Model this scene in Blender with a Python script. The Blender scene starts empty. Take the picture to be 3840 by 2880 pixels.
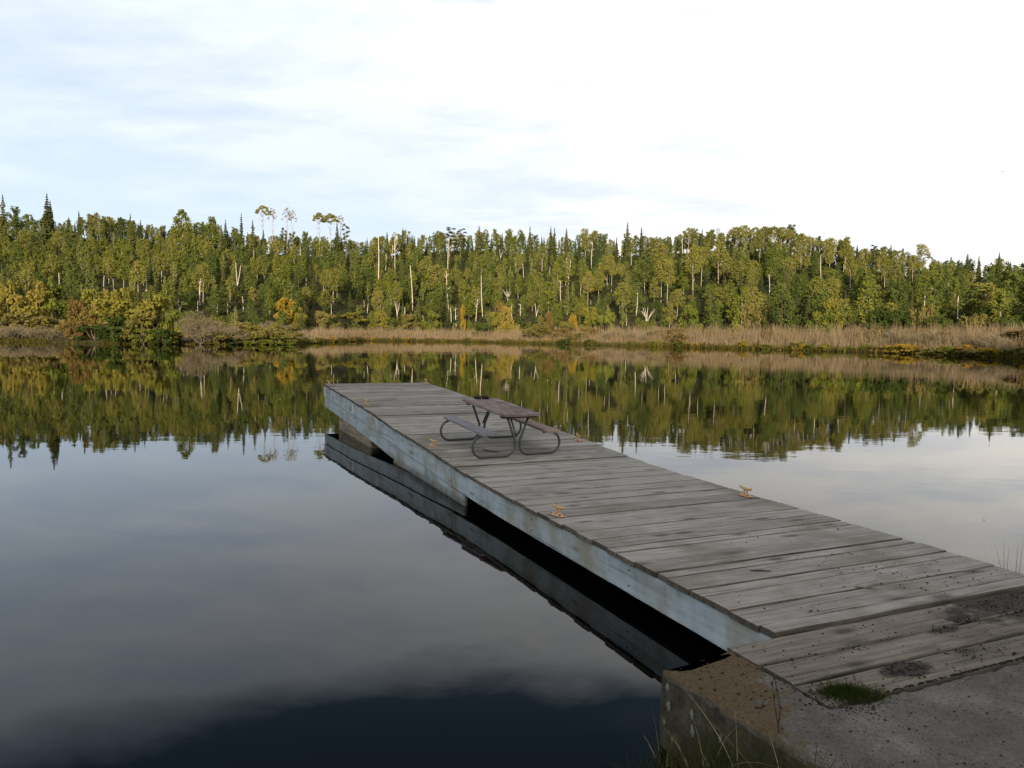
import bpy, math, random
import numpy as np
from mathutils import Vector, Matrix
R = math.radians
rng = np.random.default_rng(11)
rnd = random.Random(5)
C = bpy.context.scene.collection
S = bpy.context.scene

# ------------------------------------------------------------------ frame of reference (metres, water at z = 0)
CAM_H = 2.6
FPX, PITCH, ROLL = 2836.0, 0.0664, 0.0131       # focal length in photo pixels (3840 wide), tilt, roll
U = 2.6
TH = -0.4159                                    # heading of the dock
DOCK_N0, DOCK_W = 1.4909 * U, 1.199 * U
A_ = np.array([math.sin(TH), math.cos(TH), 0.0])
N_ = np.array([math.cos(TH), -math.sin(TH), 0.0])
cp, sp = math.cos(PITCH), math.sin(PITCH)
FW = np.array([0, cp, -sp]); UP0 = np.array([0, sp, cp]); RT0 = np.array([1.0, 0, 0])
RT = math.cos(ROLL) * RT0 + math.sin(ROLL) * UP0
UPV = -math.sin(ROLL) * RT0 + math.cos(ROLL) * UP0
CAM = np.array([0, 0, CAM_H])
DK = 3840 / 2212.0

def ray(px, py):
    return FW + RT * (px - 1920) / FPX - UPV * (py - 1440) / FPX
def at_depth(px, py, D):
    r = ray(px, py); return CAM + r * (D / r[1])
def proj(X):
    v = np.asarray(X) - CAM; w = v @ FW
    return 1920 + FPX * (v @ RT) / w, 1440 - FPX * (v @ UPV) / w

# ------------------------------------------------------------------ helpers
def tag(o, label=None, cat=None, group=None, kind=None):
    if label: o['label'] = label
    if cat: o['category'] = cat
    if group: o['group'] = group
    if kind: o['kind'] = kind
    return o
def empty(name, loc=(0, 0, 0), rz=0.0):
    o = bpy.data.objects.new(name, None); o.empty_display_size = 0.2
    o.location = loc; o.rotation_euler = (0, 0, rz); C.objects.link(o); return o
def add(name, me, parent=None, loc=None):
    o = bpy.data.objects.new(name, me); C.objects.link(o)
    if parent is not None: o.parent = parent
    if loc is not None: o.location = loc
    return o
def mesh_np(name, V, F, mats, mi=None, smooth=False):
    V = np.asarray(V, dtype=np.float32); F = np.asarray(F, dtype=np.int32)
    k = F.shape[1]; me = bpy.data.meshes.new(name)
    me.vertices.add(len(V)); me.vertices.foreach_set('co', V.ravel())
    me.loops.add(F.size); me.loops.foreach_set('vertex_index', F.ravel())
    me.polygons.add(len(F))
    me.polygons.foreach_set('loop_start', np.arange(0, F.size, k, dtype=np.int32))
    me.polygons.foreach_set('loop_total', np.full(len(F), k, dtype=np.int32))
    if mi is not None: me.polygons.foreach_set('material_index', np.asarray(mi, dtype=np.int32))
    if smooth: me.polygons.foreach_set('use_smooth', np.ones(len(F), dtype=bool))
    for m in (mats if isinstance(mats, (list, tuple)) else [mats]): me.materials.append(m)
    me.update(calc_edges=True); return me
class MB:
    def __init__(s): s.v = []; s.f = []
    def add(s, V, F):
        o = len(s.v); s.v += [tuple(map(float, p)) for p in V]; s.f += [tuple(i + o for i in q) for q in F]
    def box(s, x0, x1, y0, y1, z0, z1, b=0.0):
        if b <= 0:
            s.add([(x0,y0,z0),(x1,y0,z0),(x1,y1,z0),(x0,y1,z0),(x0,y0,z1),(x1,y0,z1),(x1,y1,z1),(x0,y1,z1)],
                  [(3,2,1,0),(4,5,6,7),(0,1,5,4),(1,2,6,5),(2,3,7,6),(3,0,4,7)])
        else:
            ring = lambda d, z: [(x0+d,y0+d,z),(x1-d,y0+d,z),(x1-d,y1-d,z),(x0+d,y1-d,z)]
            V = ring(b,z0) + ring(0,z0+b) + ring(0,z1-b) + ring(b,z1)
            F = [(3,2,1,0),(12,13,14,15)]
            for k in range(3):
                for i in range(4):
                    j = (i+1) % 4; F.append((k*4+i, k*4+j, k*4+4+j, k*4+4+i))
            s.add(V, F)
    def tube(s, P, r, n=8, caps=True):
        P = [Vector(p) for p in P]; rr = r if isinstance(r, (list, tuple)) else [r]*len(P)
        V = []; F = []; prev = None
        for i, p in enumerate(P):
            t = (P[min(i+1, len(P)-1)] - P[max(i-1, 0)]).normalized()
            if prev is None:
                u = t.cross(Vector((0, 0, 1))) if abs(t.z) < 0.9 else t.cross(Vector((1, 0, 0)))
            else:
                u = prev - t * prev.dot(t)
            u.normalize(); prev = u; w = t.cross(u)
            for k in range(n):
                a = 2*math.pi*k/n; V.append(p + (u*math.cos(a) + w*math.sin(a))*rr[i])
        for i in range(len(P)-1):
            for k in range(n):
                j = (k+1) % n; F.append((i*n+k, i*n+j, (i+1)*n+j, (i+1)*n+k))
        if caps:
            F.append(tuple(range(n-1, -1, -1))); F.append(tuple((len(P)-1)*n + k for k in range(n)))
        s.add(V, F)
    def mesh(s, name, m, smooth=False):
        me = bpy.data.meshes.new(name); me.from_pydata(s.v, [], s.f)
        for mm in (m if isinstance(m, (list, tuple)) else [m]): me.materials.append(mm)
        if smooth:
            me.polygons.foreach_set('use_smooth', [len(p.vertices) <= 4 for p in me.polygons])
        me.update(); return me
    def build(s, name, m, parent=None, smooth=False, loc=None):
        return add(name, s.mesh(name, m, smooth), parent, loc)

# ------------------------------------------------------------------ materials
class NT:
    def __init__(s, name):
        s.m = bpy.data.materials.new(name); s.m.use_nodes = True
        s.t = s.m.node_tree; s.t.nodes.clear()
        s.out = s.t.nodes.new('ShaderNodeOutputMaterial')
    def n(s, typ, ins=None, **kw):
        nd = s.t.nodes.new('ShaderNode' + typ)
        for k, v in kw.items(): setattr(nd, k, v)
        for k, v in (ins or {}).items():
            i = nd.inputs[k]
            if hasattr(v, 'is_linked') or isinstance(v, bpy.types.NodeSocket): s.t.links.new(v, i)
            else: i.default_value = v
        return nd
    def math(s, op, a, b=None, clamp=False):
        ins = {0: a}
        if b is not None: ins[1] = b
        return s.n('Math', ins, operation=op, use_clamp=clamp).outputs[0]
    def ramp(s, fac, stops, interp='LINEAR'):
        nd = s.t.nodes.new('ShaderNodeValToRGB'); nd.color_ramp.interpolation = interp
        el = nd.color_ramp.elements
        while len(el) < len(stops): el.new(0.5)
        for e, (p, c) in zip(el, stops):
            e.position = p; e.color = (c if len(c) == 4 else (*c, 1)) if isinstance(c, tuple) else (c, c, c, 1)
        s.t.links.new(fac, nd.inputs[0]); return nd.outputs[0]
    def mix(s, fac, a, b, blend='MIX'):
        nd = s.t.nodes.new('ShaderNodeMix'); nd.data_type = 'RGBA'; nd.blend_type = blend; nd.clamp_factor = True
        for i, v in ((0, fac), (6, a), (7, b)):
            if isinstance(v, bpy.types.NodeSocket): s.t.links.new(v, nd.inputs[i])
            elif i == 0: nd.inputs[0].default_value = v
            else: nd.inputs[i].default_value = (*v, 1) if len(v) == 3 else v
        return nd.outputs[2]
    def coord(s, which='Object', scale=(1, 1, 1), off=None):
        tc = s.n('TexCoord').outputs[which]
        mp = s.n('Mapping', {'Vector': tc, 'Scale': scale})
        if off is not None: s.t.links.new(off, mp.inputs['Location'])
        return mp.outputs[0]
    def noise(s, vec, scale, detail=4, rough=0.55, out=0, dist=0.0):
        return s.n('TexNoise', {'Vector': vec, 'Scale': scale, 'Detail': detail, 'Roughness': rough, 'Distortion': dist}).outputs[out]
    def principled(s, col, rough=0.8, spec=0.3, bump=None, bstr=0.3, bdist=0.01, metal=0.0):
        p = s.n('BsdfPrincipled', {'Metallic': metal, 'Specular IOR Level': spec})
        for key, v in (('Base Color', col), ('Roughness', rough)):
            if isinstance(v, bpy.types.NodeSocket): s.t.links.new(v, p.inputs[key])
            else: p.inputs[key].default_value = (*v, 1) if isinstance(v, tuple) else v
        if bump is not None:
            b = s.n('Bump', {'Height': bump, 'Strength': bstr, 'Distance': bdist}); s.t.links.new(b.outputs[0], p.inputs['Normal'])
        s.t.links.new(p.outputs[0], s.out.inputs[0]); return s.m

def wood(name, dark, mid, light, axis=0, rough=0.85, knots=True, stain=None, grain=1.0, stainfac=0.7, blobs=()):
    """weathered lumber: grain runs along local axis, each board (mesh island) has its own offset and tone"""
    T = NT(name)
    isl = T.n('NewGeometry').outputs['Random Per Island']
    off = T.n('CombineXYZ', {0: T.math('MULTIPLY', isl, 37.0), 1: T.math('MULTIPLY', isl, 91.0), 2: T.math('MULTIPLY', isl, 13.0)}).outputs[0]
    sc = [20, 20, 20]; sc[axis] = 1.6
    s2 = [90, 90, 90]; s2[axis] = 2.2
    g1 = T.noise(T.coord('Object', sc, off), 1.0 * grain, 6, 0.6, dist=0.6)
    g2 = T.noise(T.coord('Object', s2, off), 1.0 * grain, 3, 0.6)
    bl = T.noise(T.coord('Object', (1, 1, 1), off), 3.2, 6, 0.7)
    f = T.math('ADD', T.math('MULTIPLY', g1, 0.55), T.math('ADD', T.math('MULTIPLY', g2, 0.25), T.math('MULTIPLY', bl, 0.25)))
    f = T.math('ADD', f, T.math('MULTIPLY', T.math('SUBTRACT', isl, 0.5), 0.15))
    col = T.ramp(f, [(0.34, dark), (0.5, mid), (0.68, light)])
    # fine checks (cracks) along the grain
    ck = [130, 130, 130]; ck[axis] = 1.1
    crack = T.ramp(T.noise(T.coord('Object', ck, off), 0.5, 2, 0.5), [(0.32, 1.0), (0.375, 0.0)])
    col = T.mix(T.math('MULTIPLY', crack, 0.65), col, tuple(c * 0.25 for c in dark))
    if knots:
        ks = [7, 7, 7]; ks[axis] = 2.6
        vo = T.n('TexVoronoi', {'Vector': T.coord('Object', ks, off), 'Scale': 0.55, 'Randomness': 1.0}, feature='F1').outputs['Distance']
        kn = T.ramp(vo, [(0.09, 1.0), (0.17, 0.4), (0.27, 0.0)])
        col = T.mix(T.math('MULTIPLY', kn, 0.75), col, tuple(c * 0.35 for c in dark))
    if stain is not None:
        st = T.ramp(T.noise(T.coord('Object', (0.7, 0.7, 0.7)), 1.3, 5, 0.65), [(0.5, 0.0), (0.66, 1.0)])
        col = T.mix(T.math('MULTIPLY', st, stainfac), col, stain)
    if blobs:                                     # soil worked into the wood
        sx, sy, _z = T.n('SeparateXYZ', {0: T.coord('Object')}).outputs
        wob = T.math('MULTIPLY', T.math('SUBTRACT', T.noise(T.coord('Object'), 7.0, 6, 0.7), 0.5), 1.9)
        tot = None
        for (bx, by, rx, ry) in blobs:
            ex = T.math('MULTIPLY', T.math('SUBTRACT', sx, bx), 1 / rx); ey = T.math('MULTIPLY', T.math('SUBTRACT', sy, by), 1 / ry)
            v = T.math('SUBTRACT', 1.0, T.math('SQRT', T.math('ADD', T.math('MULTIPLY', ex, ex), T.math('MULTIPLY', ey, ey))))
            tot = v if tot is None else T.math('MAXIMUM', tot, v)
        bm_ = T.ramp(T.math('ADD', T.math('ADD', tot, wob), 0.3), [(0.22, 0.0), (0.55, 1.0)])
        col = T.mix(T.math('MULTIPLY', bm_, 0.88), col, (0.026, 0.023, 0.02))
    h = T.math('SUBTRACT', T.math('ADD', g1, T.math('MULTIPLY', g2, 0.6)), T.math('MULTIPLY', crack, 0.8))
    return T.principled(col, rough, 0.25, h, 0.55, 0.006)

M = {}
M['deck'] = wood('deck_wood', (0.145, 0.135, 0.121), (0.265, 0.251, 0.230), (0.40, 0.385, 0.36), 0, stain=(0.15, 0.132, 0.11))
M['landing'] = wood('landing_wood', (0.070, 0.059, 0.047), (0.172, 0.150, 0.125), (0.275, 0.247, 0.212), 0, stain=(0.06, 0.05, 0.042), stainfac=0.45, blobs=[(2.55, 3.82, 1.05, .34), (2.3, 3.66, .42, .12), (.38, 3.29, .20, .10), (1.2, 3.65, .17, .06), (1.55, 3.78, .15, .05), (2.0, 3.2, .5, .05)])
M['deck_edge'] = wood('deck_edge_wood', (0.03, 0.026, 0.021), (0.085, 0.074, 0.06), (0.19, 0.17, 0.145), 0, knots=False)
M['table_red'] = wood('table_wood', (0.065, 0.046, 0.042), (0.165, 0.122, 0.112), (0.33, 0.29, 0.275), 1, knots=False, stain=(0.34, 0.315, 0.30))
M['seat_grey'] = wood('seat_grey_wood', (0.10, 0.10, 0.11), (0.21, 0.215, 0.24), (0.32, 0.33, 0.36), 1, knots=False, stain=(0.16, 0.11, 0.10))
M['seat_red'] = wood('seat_red_wood', (0.10, 0.07, 0.058), (0.22, 0.155, 0.125), (0.36, 0.29, 0.25), 1, knots=False, stain=(0.28, 0.24, 0.21))
M['crib'] = wood('crib_timber', (0.10, 0.082, 0.056), (0.25, 0.215, 0.155), (0.42, 0.37, 0.28), 1, knots=False)

def fascia_mat():
    T = NT('painted_side_board')
    isl = T.n('NewGeometry').outputs['Random Per Island']
    off = T.n('CombineXYZ', {0: T.math('MULTIPLY', isl, 17.0), 1: T.math('MULTIPLY', isl, 41.0)}).outputs[0]
    g = T.noise(T.coord('Object', (20, 0.8, 26), off), 1.0, 5, 0.6, dist=0.5)
    big = T.noise(T.coord('Object', (1, 0.9, 2.2), off), 1.7, 4, 0.6)
    run = T.noise(T.coord('Object', (1, 5.5, 0.7), off), 1.0, 4, 0.6)      # weather runs down the face
    f = T.math('ADD', T.math('MULTIPLY', g, 0.3), T.math('ADD', T.math('MULTIPLY', big, 0.4), T.math('MULTIPLY', run, 0.3)))
    col = T.ramp(f, [(0.36, (0.17, 0.185, 0.185)), (0.47, (0.33, 0.39, 0.425)), (0.62, (0.45, 0.525, 0.575))])
    st = T.ramp(T.noise(T.coord('Object', (1, 1.3, 1.2)), 1.1, 5, 0.6), [(0.49, 0.0), (0.64, 1.0)])
    col = T.mix(T.math('MULTIPLY', st, 0.75), col, (0.27, 0.255, 0.175))
    vo = T.n('TexVoronoi', {'Vector': T.coord('Object', (5, 1.15, 5), off), 'Scale': 1.0}, feature='F1').outputs['Distance']
    kn = T.ramp(vo, [(0.05, 1.0), (0.11, 0.4), (0.19, 0.0)])
    col = T.mix(T.math('MULTIPLY', kn, 0.7), col, (0.09, 0.10, 0.115))
    zz = T.n('SeparateXYZ', {0: T.coord('Object')}).outputs[2]
    wet = T.ramp(T.math('ADD', zz, T.math('MULTIPLY', T.math('SUBTRACT', T.noise(T.coord('Object', (1, 3, 6)), 2.0, 5, 0.7), 0.5), 0.22)), [(0.02, 1.0), (0.17, 0.0)])
    col = T.mix(T.math('MULTIPLY', wet, 0.8), col, (0.075, 0.078, 0.05))      # algae line just above the water
    nv = T.n('TexVoronoi', {'Vector': T.coord('Object', (1, 2.6, 7.5), off), 'Scale': 1.0, 'Randomness': 0.75}, feature='F1').outputs['Distance']
    col = T.mix(T.ramp(nv, [(0.035, 1.0), (0.06, 0.0)]), col, (0.03, 0.03, 0.03))
    crack = T.ramp(T.noise(T.coord('Object', (60, 0.9, 70), off), 0.5, 2, 0.5), [(0.27, 1.0), (0.32, 0.0)])
    col = T.mix(T.math('MULTIPLY', crack, 0.6), col, (0.06, 0.065, 0.07))
    return T.principled(col, 0.75, 0.3, T.math('SUBTRACT', g, crack), 0.4, 0.006)
M['fascia'] = fascia_mat()

def concrete_mat():
    T = NT('old_concrete')
    c = T.coord('Object', (1, 1, 1))
    sep = T.n('SeparateXYZ', {0: c}).outputs
    a = T.noise(c, 3.0, 6, 0.65); b = T.noise(c, 45.0, 4, 0.7); sp_ = T.noise(c, 160.0, 2, 0.6)
    f = T.math('ADD', T.math('MULTIPLY', a, 0.42), T.math('ADD', T.math('MULTIPLY', b, 0.36), T.math('MULTIPLY', sp_, 0.22)))
    col = T.ramp(f, [(0.37, (0.058, 0.054, 0.050)), (0.52, (0.122, 0.114, 0.107)), (0.67, (0.235, 0.223, 0.212))])
    # yellow lichen crust on the water-side corner
    q = T.math('ADD', T.math('MULTIPLY', T.math('SUBTRACT', sep[1], 3.34), 1.25), T.math('MULTIPLY', T.math('ADD', sep[0], 0.62), -1.5))
    q = T.math('ADD', q, T.math('MULTIPLY', T.math('SUBTRACT', T.noise(c, 3.5, 6, 0.75), 0.5), 2.6))
    li = T.ramp(T.math('MULTIPLY', T.math('ADD', q, 0.5), 1.0, True), [(0.38, 0.0), (0.62, 1.0)])
    licol = T.ramp(b, [(0.35, (0.060, 0.041, 0.016)), (0.65, (0.125, 0.086, 0.032))])
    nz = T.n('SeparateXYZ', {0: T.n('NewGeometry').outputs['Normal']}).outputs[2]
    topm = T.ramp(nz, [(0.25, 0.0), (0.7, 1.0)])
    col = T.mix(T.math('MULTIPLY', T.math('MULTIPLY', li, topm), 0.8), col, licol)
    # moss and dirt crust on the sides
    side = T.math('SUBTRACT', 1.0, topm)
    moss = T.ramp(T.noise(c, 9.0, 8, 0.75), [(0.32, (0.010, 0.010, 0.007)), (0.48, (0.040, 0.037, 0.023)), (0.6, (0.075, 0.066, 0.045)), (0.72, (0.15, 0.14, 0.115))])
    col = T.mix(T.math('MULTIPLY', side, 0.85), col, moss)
    return T.principled(col, 0.95, 0.2, T.math('ADD', T.math('MULTIPLY', a, 0.6), b), 0.7, 0.012)
M['concrete'] = concrete_mat()

def simple(name, col, rough=0.7, spec=0.3, var=0.3, scale=30.0, bump=0.2, metal=0.0, dist=0.004):
    T = NT(name); c = T.coord('Object')
    n = T.noise(c, scale, 4, 0.6)
    cc = T.ramp(n, [(0.3, tuple(x * (1 - var) for x in col)), (0.7, tuple(min(1, x * (1 + var)) for x in col))])
    return T.principled(cc, rough, spec, n, bump, dist, metal)
M['steel'] = simple('galvanized_tube', (0.085, 0.09, 0.092), 0.5, 0.5, 0.3, 18, 0.1, 0.35)
M['dark_timber'] = simple('dark_batten', (0.045, 0.03, 0.028), 0.85)
M['cleat_horn'] = simple('ochre_paint', (0.47, 0.33, 0.13), 0.65, 0.35, 0.5, 55, 0.3)
M['cleat_plate'] = simple('salmon_primer', (0.54, 0.345, 0.21), 0.7, 0.35, 0.45, 45, 0.3)
M['bolt'] = simple('rusty_bolt', (0.045, 0.03, 0.024), 0.7, 0.4)
M['dark_stone'] = simple('dark_stone', (0.022, 0.018, 0.018), 0.85)
M['crumb'] = simple('soil_crumb', (0.028, 0.024, 0.021), 0.95, 0.1, 0.4, 60)
M['soil'] = simple('dark_soil', (0.022, 0.02, 0.018), 0.98, 0.1, 0.5, 25, 0.8, dist=0.02)
M['lichen'] = simple('pale_lichen', (0.16, 0.18, 0.155), 0.95, 0.1, 0.2, 60)
M['pale_split'] = simple('pale_split_wood', (0.85, 0.86, 0.86), 0.8)
M['feather'] = simple('bird_feather', (0.10, 0.10, 0.10), 0.9)

def blade_mat(name, stops, var=0.25, trans=0.18, scale=0.15, rough=0.8):
    """thin foliage: colour differs blade by blade and in broad drifts, part of the light passes through"""
    T = NT(name)
    isl = T.n('NewGeometry').outputs['Random Per Island']
    oi = T.n('ObjectInfo').outputs['Random']
    tc = T.n('NewGeometry').outputs['Position']
    nz = T.noise(tc, scale, 3, 0.6)
    f = T.math('ADD', T.math('MULTIPLY', isl, 0.4), T.math('ADD', T.math('MULTIPLY', T.math('SUBTRACT', nz, 0.5), 1.1), T.math('MULTIPLY', oi, 0.6)), True)
    col = T.ramp(f, [(i / (len(stops) - 1), c) for i, c in enumerate(stops)])
    d = T.n('BsdfDiffuse', {'Color': col, 'Roughness': 0.5}).outputs[0]
    t = T.n('BsdfTranslucent', {'Color': col}).outputs[0]
    mx = T.n('MixShader', {0: trans, 1: d, 2: t}).outputs[0]
    T.t.links.new(mx, T.out.inputs[0]); return T.m
M['leaf_birch'] = blade_mat('birch_leaves', [(0.0875, 0.1056, 0.0218), (0.1313, 0.15, 0.0276), (0.1875, 0.192, 0.0391)])
M['leaf_aspen'] = blade_mat('aspen_leaves', [(0.12, 0.1264, 0.0286), (0.174, 0.1696, 0.0385), (0.234, 0.2106, 0.055)])
M['leaf_poplar'] = blade_mat('poplar_leaves', [(0.0575, 0.0816, 0.022), (0.0938, 0.12, 0.0297), (0.1375, 0.162, 0.0396)])
M['leaf_young'] = blade_mat('young_birch_leaves', [(0.1092, 0.1299, 0.0363), (0.1552, 0.1695, 0.0462), (0.2012, 0.209, 0.066)])
M['needle_fir'] = blade_mat('fir_needles', [(0.0299, 0.046, 0.0196), (0.0529, 0.069, 0.0253), (0.0862, 0.0954, 0.0345)], trans=0.12)
M['leaf_pale'] = blade_mat('pale_aspen_leaves', [(0.15, 0.145, 0.055), (0.21, 0.19, 0.075), (0.27, 0.22, 0.09)])
M['needle'] = blade_mat('spruce_needles', [(0.0384, 0.0494, 0.0179), (0.0672, 0.0759, 0.0231), (0.108, 0.1035, 0.0357)], trans=0.12)
M['needle_brown'] = blade_mat('brown_spruce_needles', [(0.06, 0.05, 0.022), (0.095, 0.072, 0.034), (0.12, 0.09, 0.05)], trans=0.1)
M['leaf_orange'] = blade_mat('orange_leaves', [(0.1564, 0.1418, 0.0315), (0.207, 0.1733, 0.0378), (0.2392, 0.1628, 0.042)])
M['leaf_yellow'] = blade_mat('yellow_green_leaves', [(0.12, 0.125, 0.022), (0.165, 0.155, 0.028), (0.21, 0.175, 0.038)])
M['leaf_olive'] = blade_mat('olive_leaves', [(0.0978, 0.092, 0.0253), (0.1437, 0.1242, 0.0345), (0.1898, 0.1552, 0.0575)])
M['leaf_rust'] = blade_mat('rust_leaves', [(0.1, 0.07, 0.024), (0.14, 0.095, 0.03), (0.155, 0.12, 0.036)])
M['leaf_dark'] = blade_mat('dark_green_leaves', [(0.03, 0.0476, 0.013), (0.0525, 0.0728, 0.0169), (0.0825, 0.1008, 0.0208)])
M['leaf_gold'] = blade_mat('golden_leaves', [(0.1881, 0.1449, 0.0211), (0.2475, 0.1759, 0.0257), (0.2673, 0.1552, 0.0292)])
M['twig'] = blade_mat('bare_twigs', [(0.125, 0.1, 0.062), (0.18, 0.148, 0.095), (0.23, 0.19, 0.13)], trans=0.0)
M['reed'] = blade_mat('marsh_reeds', [(0.112, 0.092, 0.042), (0.185, 0.141, 0.076), (0.26, 0.195, 0.125)], trans=0.15, scale=0.06)
M['sedge'] = blade_mat('shore_sedge', [(0.0403, 0.0434, 0.0099), (0.0744, 0.0651, 0.0155), (0.124, 0.0837, 0.0174)], trans=0.2, scale=0.09)
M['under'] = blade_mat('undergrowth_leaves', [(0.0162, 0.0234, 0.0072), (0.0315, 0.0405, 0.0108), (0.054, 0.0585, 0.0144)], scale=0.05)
M['grass'] = blade_mat('bank_grass', [(0.024, 0.0336, 0.0112), (0.044, 0.0528, 0.0176), (0.104, 0.0944, 0.048)], trans=0.25, scale=3.0)
M['moss'] = blade_mat('green_moss', [(0.022, 0.032, 0.01), (0.038, 0.052, 0.014), (0.075, 0.085, 0.026)], trans=0.2, scale=8.0)
M['straw'] = blade_mat('dry_straw', [(0.297, 0.243, 0.135), (0.405, 0.3375, 0.2025), (0.513, 0.432, 0.27)], trans=0.2, scale=3.0)
M['dry_stem'] = simple('dry_stem', (0.05, 0.035, 0.03), 0.9)
M['lily'] = blade_mat('lily_pads', [(0.10, 0.115, 0.03), (0.15, 0.15, 0.05), (0.20, 0.18, 0.07)], trans=0.1)

def bark(name, base, dark, sc=(3, 3, 1.2)):
    T = NT(name); c = T.coord('Object', sc)
    n = T.noise(c, 9.0, 4, 0.65)
    col = T.ramp(n, [(0.36, dark), (0.45, base), (0.7, tuple(min(1, x * 1.15) for x in base))])
    return T.principled(col, 0.9, 0.15, n, 0.4, 0.02)
M['bark_white'] = bark('white_birch_bark', (0.46, 0.41, 0.34), (0.16, 0.13, 0.10))
M['bark_brown'] = bark('grey_brown_bark', (0.17, 0.135, 0.10), (0.07, 0.055, 0.045))
M['bark_grey'] = bark('grey_aspen_bark', (0.30, 0.26, 0.21), (0.14, 0.115, 0.09))
M['bark_snag'] = bark('bleached_dead_wood', (0.50, 0.44, 0.365), (0.33, 0.28, 0.22))

def ground_mat():
    T = NT('shore_soil'); p = T.n('NewGeometry').outputs['Position']
    n = T.noise(p, 0.4, 6, 0.65); n2 = T.noise(p, 6.0, 4, 0.65)
    f = T.math('ADD', T.math('MULTIPLY', n, 0.6), T.math('MULTIPLY', n2, 0.4))
    col = T.ramp(f, [(0.35, (0.022, 0.02, 0.012)), (0.5, (0.042, 0.042, 0.018)), (0.68, (0.075, 0.062, 0.032))])
    return T.principled(col, 0.95, 0.1, f, 0.6, 0.1)
M['ground'] = ground_mat()

def water_mat():
    T = NT('lake_water'); p = T.n('NewGeometry').outputs['Position']
    w1 = T.noise(T.n('Mapping', {'Vector': p, 'Scale': (0.55, 1.3, 1)}).outputs[0], 1.0, 3, 0.5)
    w2 = T.noise(T.n('Mapping', {'Vector': p, 'Scale': (0.05, 0.09, 1)}).outputs[0], 1.0, 3, 0.5)
    w3 = T.noise(T.n('Mapping', {'Vector': p, 'Scale': (2.2, 5.5, 1)}).outputs[0], 1.0, 2, 0.5)
    patch = T.ramp(T.noise(T.n('Mapping', {'Vector': p, 'Scale': (0.012, 0.05, 1)}).outputs[0], 1.0, 3, 0.6), [(0.42, 0.12), (0.68, 1.0)])
    h = T.math('ADD', T.math('MULTIPLY', w2, 1.2), T.math('MULTIPLY', patch, T.math('ADD', T.math('MULTIPLY', w1, 0.5), T.math('MULTIPLY', w3, 0.09))))
    b = T.n('Bump', {'Height': h, 'Strength': 1.0, 'Distance': 0.009})
    pr = T.n('BsdfPrincipled', {'Base Color': (0.0012, 0.0014, 0.0014, 1), 'Roughness': 0.012, 'IOR': 1.333, 'Normal': b.outputs[0]})
    T.t.links.new(pr.outputs[0], T.out.inputs[0]); return T.m
M['water'] = water_mat()

# ------------------------------------------------------------------ terrain tables (x = photo column at half scale used by the survey)
TX  = np.array([-900, 0, 150, 300, 600, 690, 800, 1000, 1150, 1330, 1650, 1900, 2212, 2500, 3300])
TDS = np.array([125, 133, 131, 128, 140, 165, 214, 222, 202, 181, 157, 137, 107, 85, 70])
TDF = np.array([185, 185, 182, 178, 195, 205, 244, 255, 238, 216, 190, 168, 140, 115, 100])
TDR = np.array([370, 370, 370, 370, 380, 385, 390, 390, 385, 375, 345, 310, 270, 240, 220])
TSK = np.array([470, 470, 470, 478, 505, 516, 512, 498, 508, 510, 492, 536, 566, 585, 600])   # canopy skyline row
def tabs(x, y):
    y = np.maximum(y, 1.0)
    xd = 1106 + np.asarray(x) / y * 1634
    yh = 720.5 + 0.0131 * (xd - 1106)
    Dr = np.interp(xd, TX, TDR)
    zr = (yh - np.interp(xd, TX, TSK)) * Dr / 1634 + 2.6 - 10.5
    return np.interp(xd, TX, TDS), np.interp(xd, TX, TDF), Dr, zr
def smooth(t): t = np.clip(t, 0, 1); return t * t * (3 - 2 * t)
def terrain(x, y):
    x = np.asarray(x, float); y = np.asarray(y, float)
    Ds, Df, Dr, zr = tabs(x, np.maximum(y, 25))
    z_far = np.where(y < Df, -1.4 + 1.75 * smooth((y - Ds + 6) / 9) + 0.9 * smooth((y - Ds) / np.maximum(Df - Ds, 1)),
                     1.25 + (zr - 1.25) * np.clip((y - Df) / (Dr - Df), 0, 1) ** 0.88)
    z_far = np.where(y > Dr, zr - 0.02 * (y - Dr), z_far)
    # near bank, under and behind the viewer, rising to the wooded slope the sun goes down behind
    sh = 4.35 - 1.3 * smooth((0.95 - x) / 0.9)
    z_n = np.clip(0.34 * (sh - y) + 0.0, -1.4, 1.0)
    back = -y - 14
    hill = np.where(x < 20, 17.0, 17.0 + 18.3 * smooth((x - 20) / 42))
    z_n = z_n + hill * smooth(back / 42)
    w = smooth((y - 12) / 12)
    return z_n * (1 - w) + z_far * w

# ---- ground sheet: polar grid about the viewer
def build_ground():
    rad = np.concatenate([np.linspace(0.4, 8, 40), np.linspace(8.6, 60, 40), np.linspace(63, 460, 150), np.array([520, 640, 820, 1100, 1600])])
    az = np.concatenate([np.linspace(-0.75, 0.75, 190), np.linspace(0.80, 2 * math.pi - 0.80, 70)])
    RR, AA = np.meshgrid(rad, az, indexing='ij')
    X = RR * np.sin(AA); Y = RR * np.cos(AA)
    Z = terrain(X, Y) + 0.35 * np.sin(X * 0.21 + Y * 0.13) * np.sin(Y * 0.17 - X * 0.05) * (Y > 100)
    V = np.stack([X, Y, Z], -1).reshape(-1, 3)
    nr, na = len(rad), len(az)
    i = np.arange(nr - 1)[:, None]; j = np.arange(na)[None, :]; j2 = (j + 1) % na
    F = np.stack([i * na + j, i * na + j2, (i + 1) * na + j2, (i + 1) * na + j], -1).reshape(-1, 4)[:, ::-1]
    V = np.vstack([V, [[0, 0, float(terrain(0, 0))]]])
    o = add('ground', mesh_np('ground', V, F, M['ground'], smooth=True)); tag(o, kind='structure')
build_ground()
wm = mesh_np('water', [(-1500, -1500, 0), (1500, -1500, 0), (1500, 1500, 0), (-1500, 1500, 0)], [(0, 1, 2, 3)], M['water'])
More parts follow.
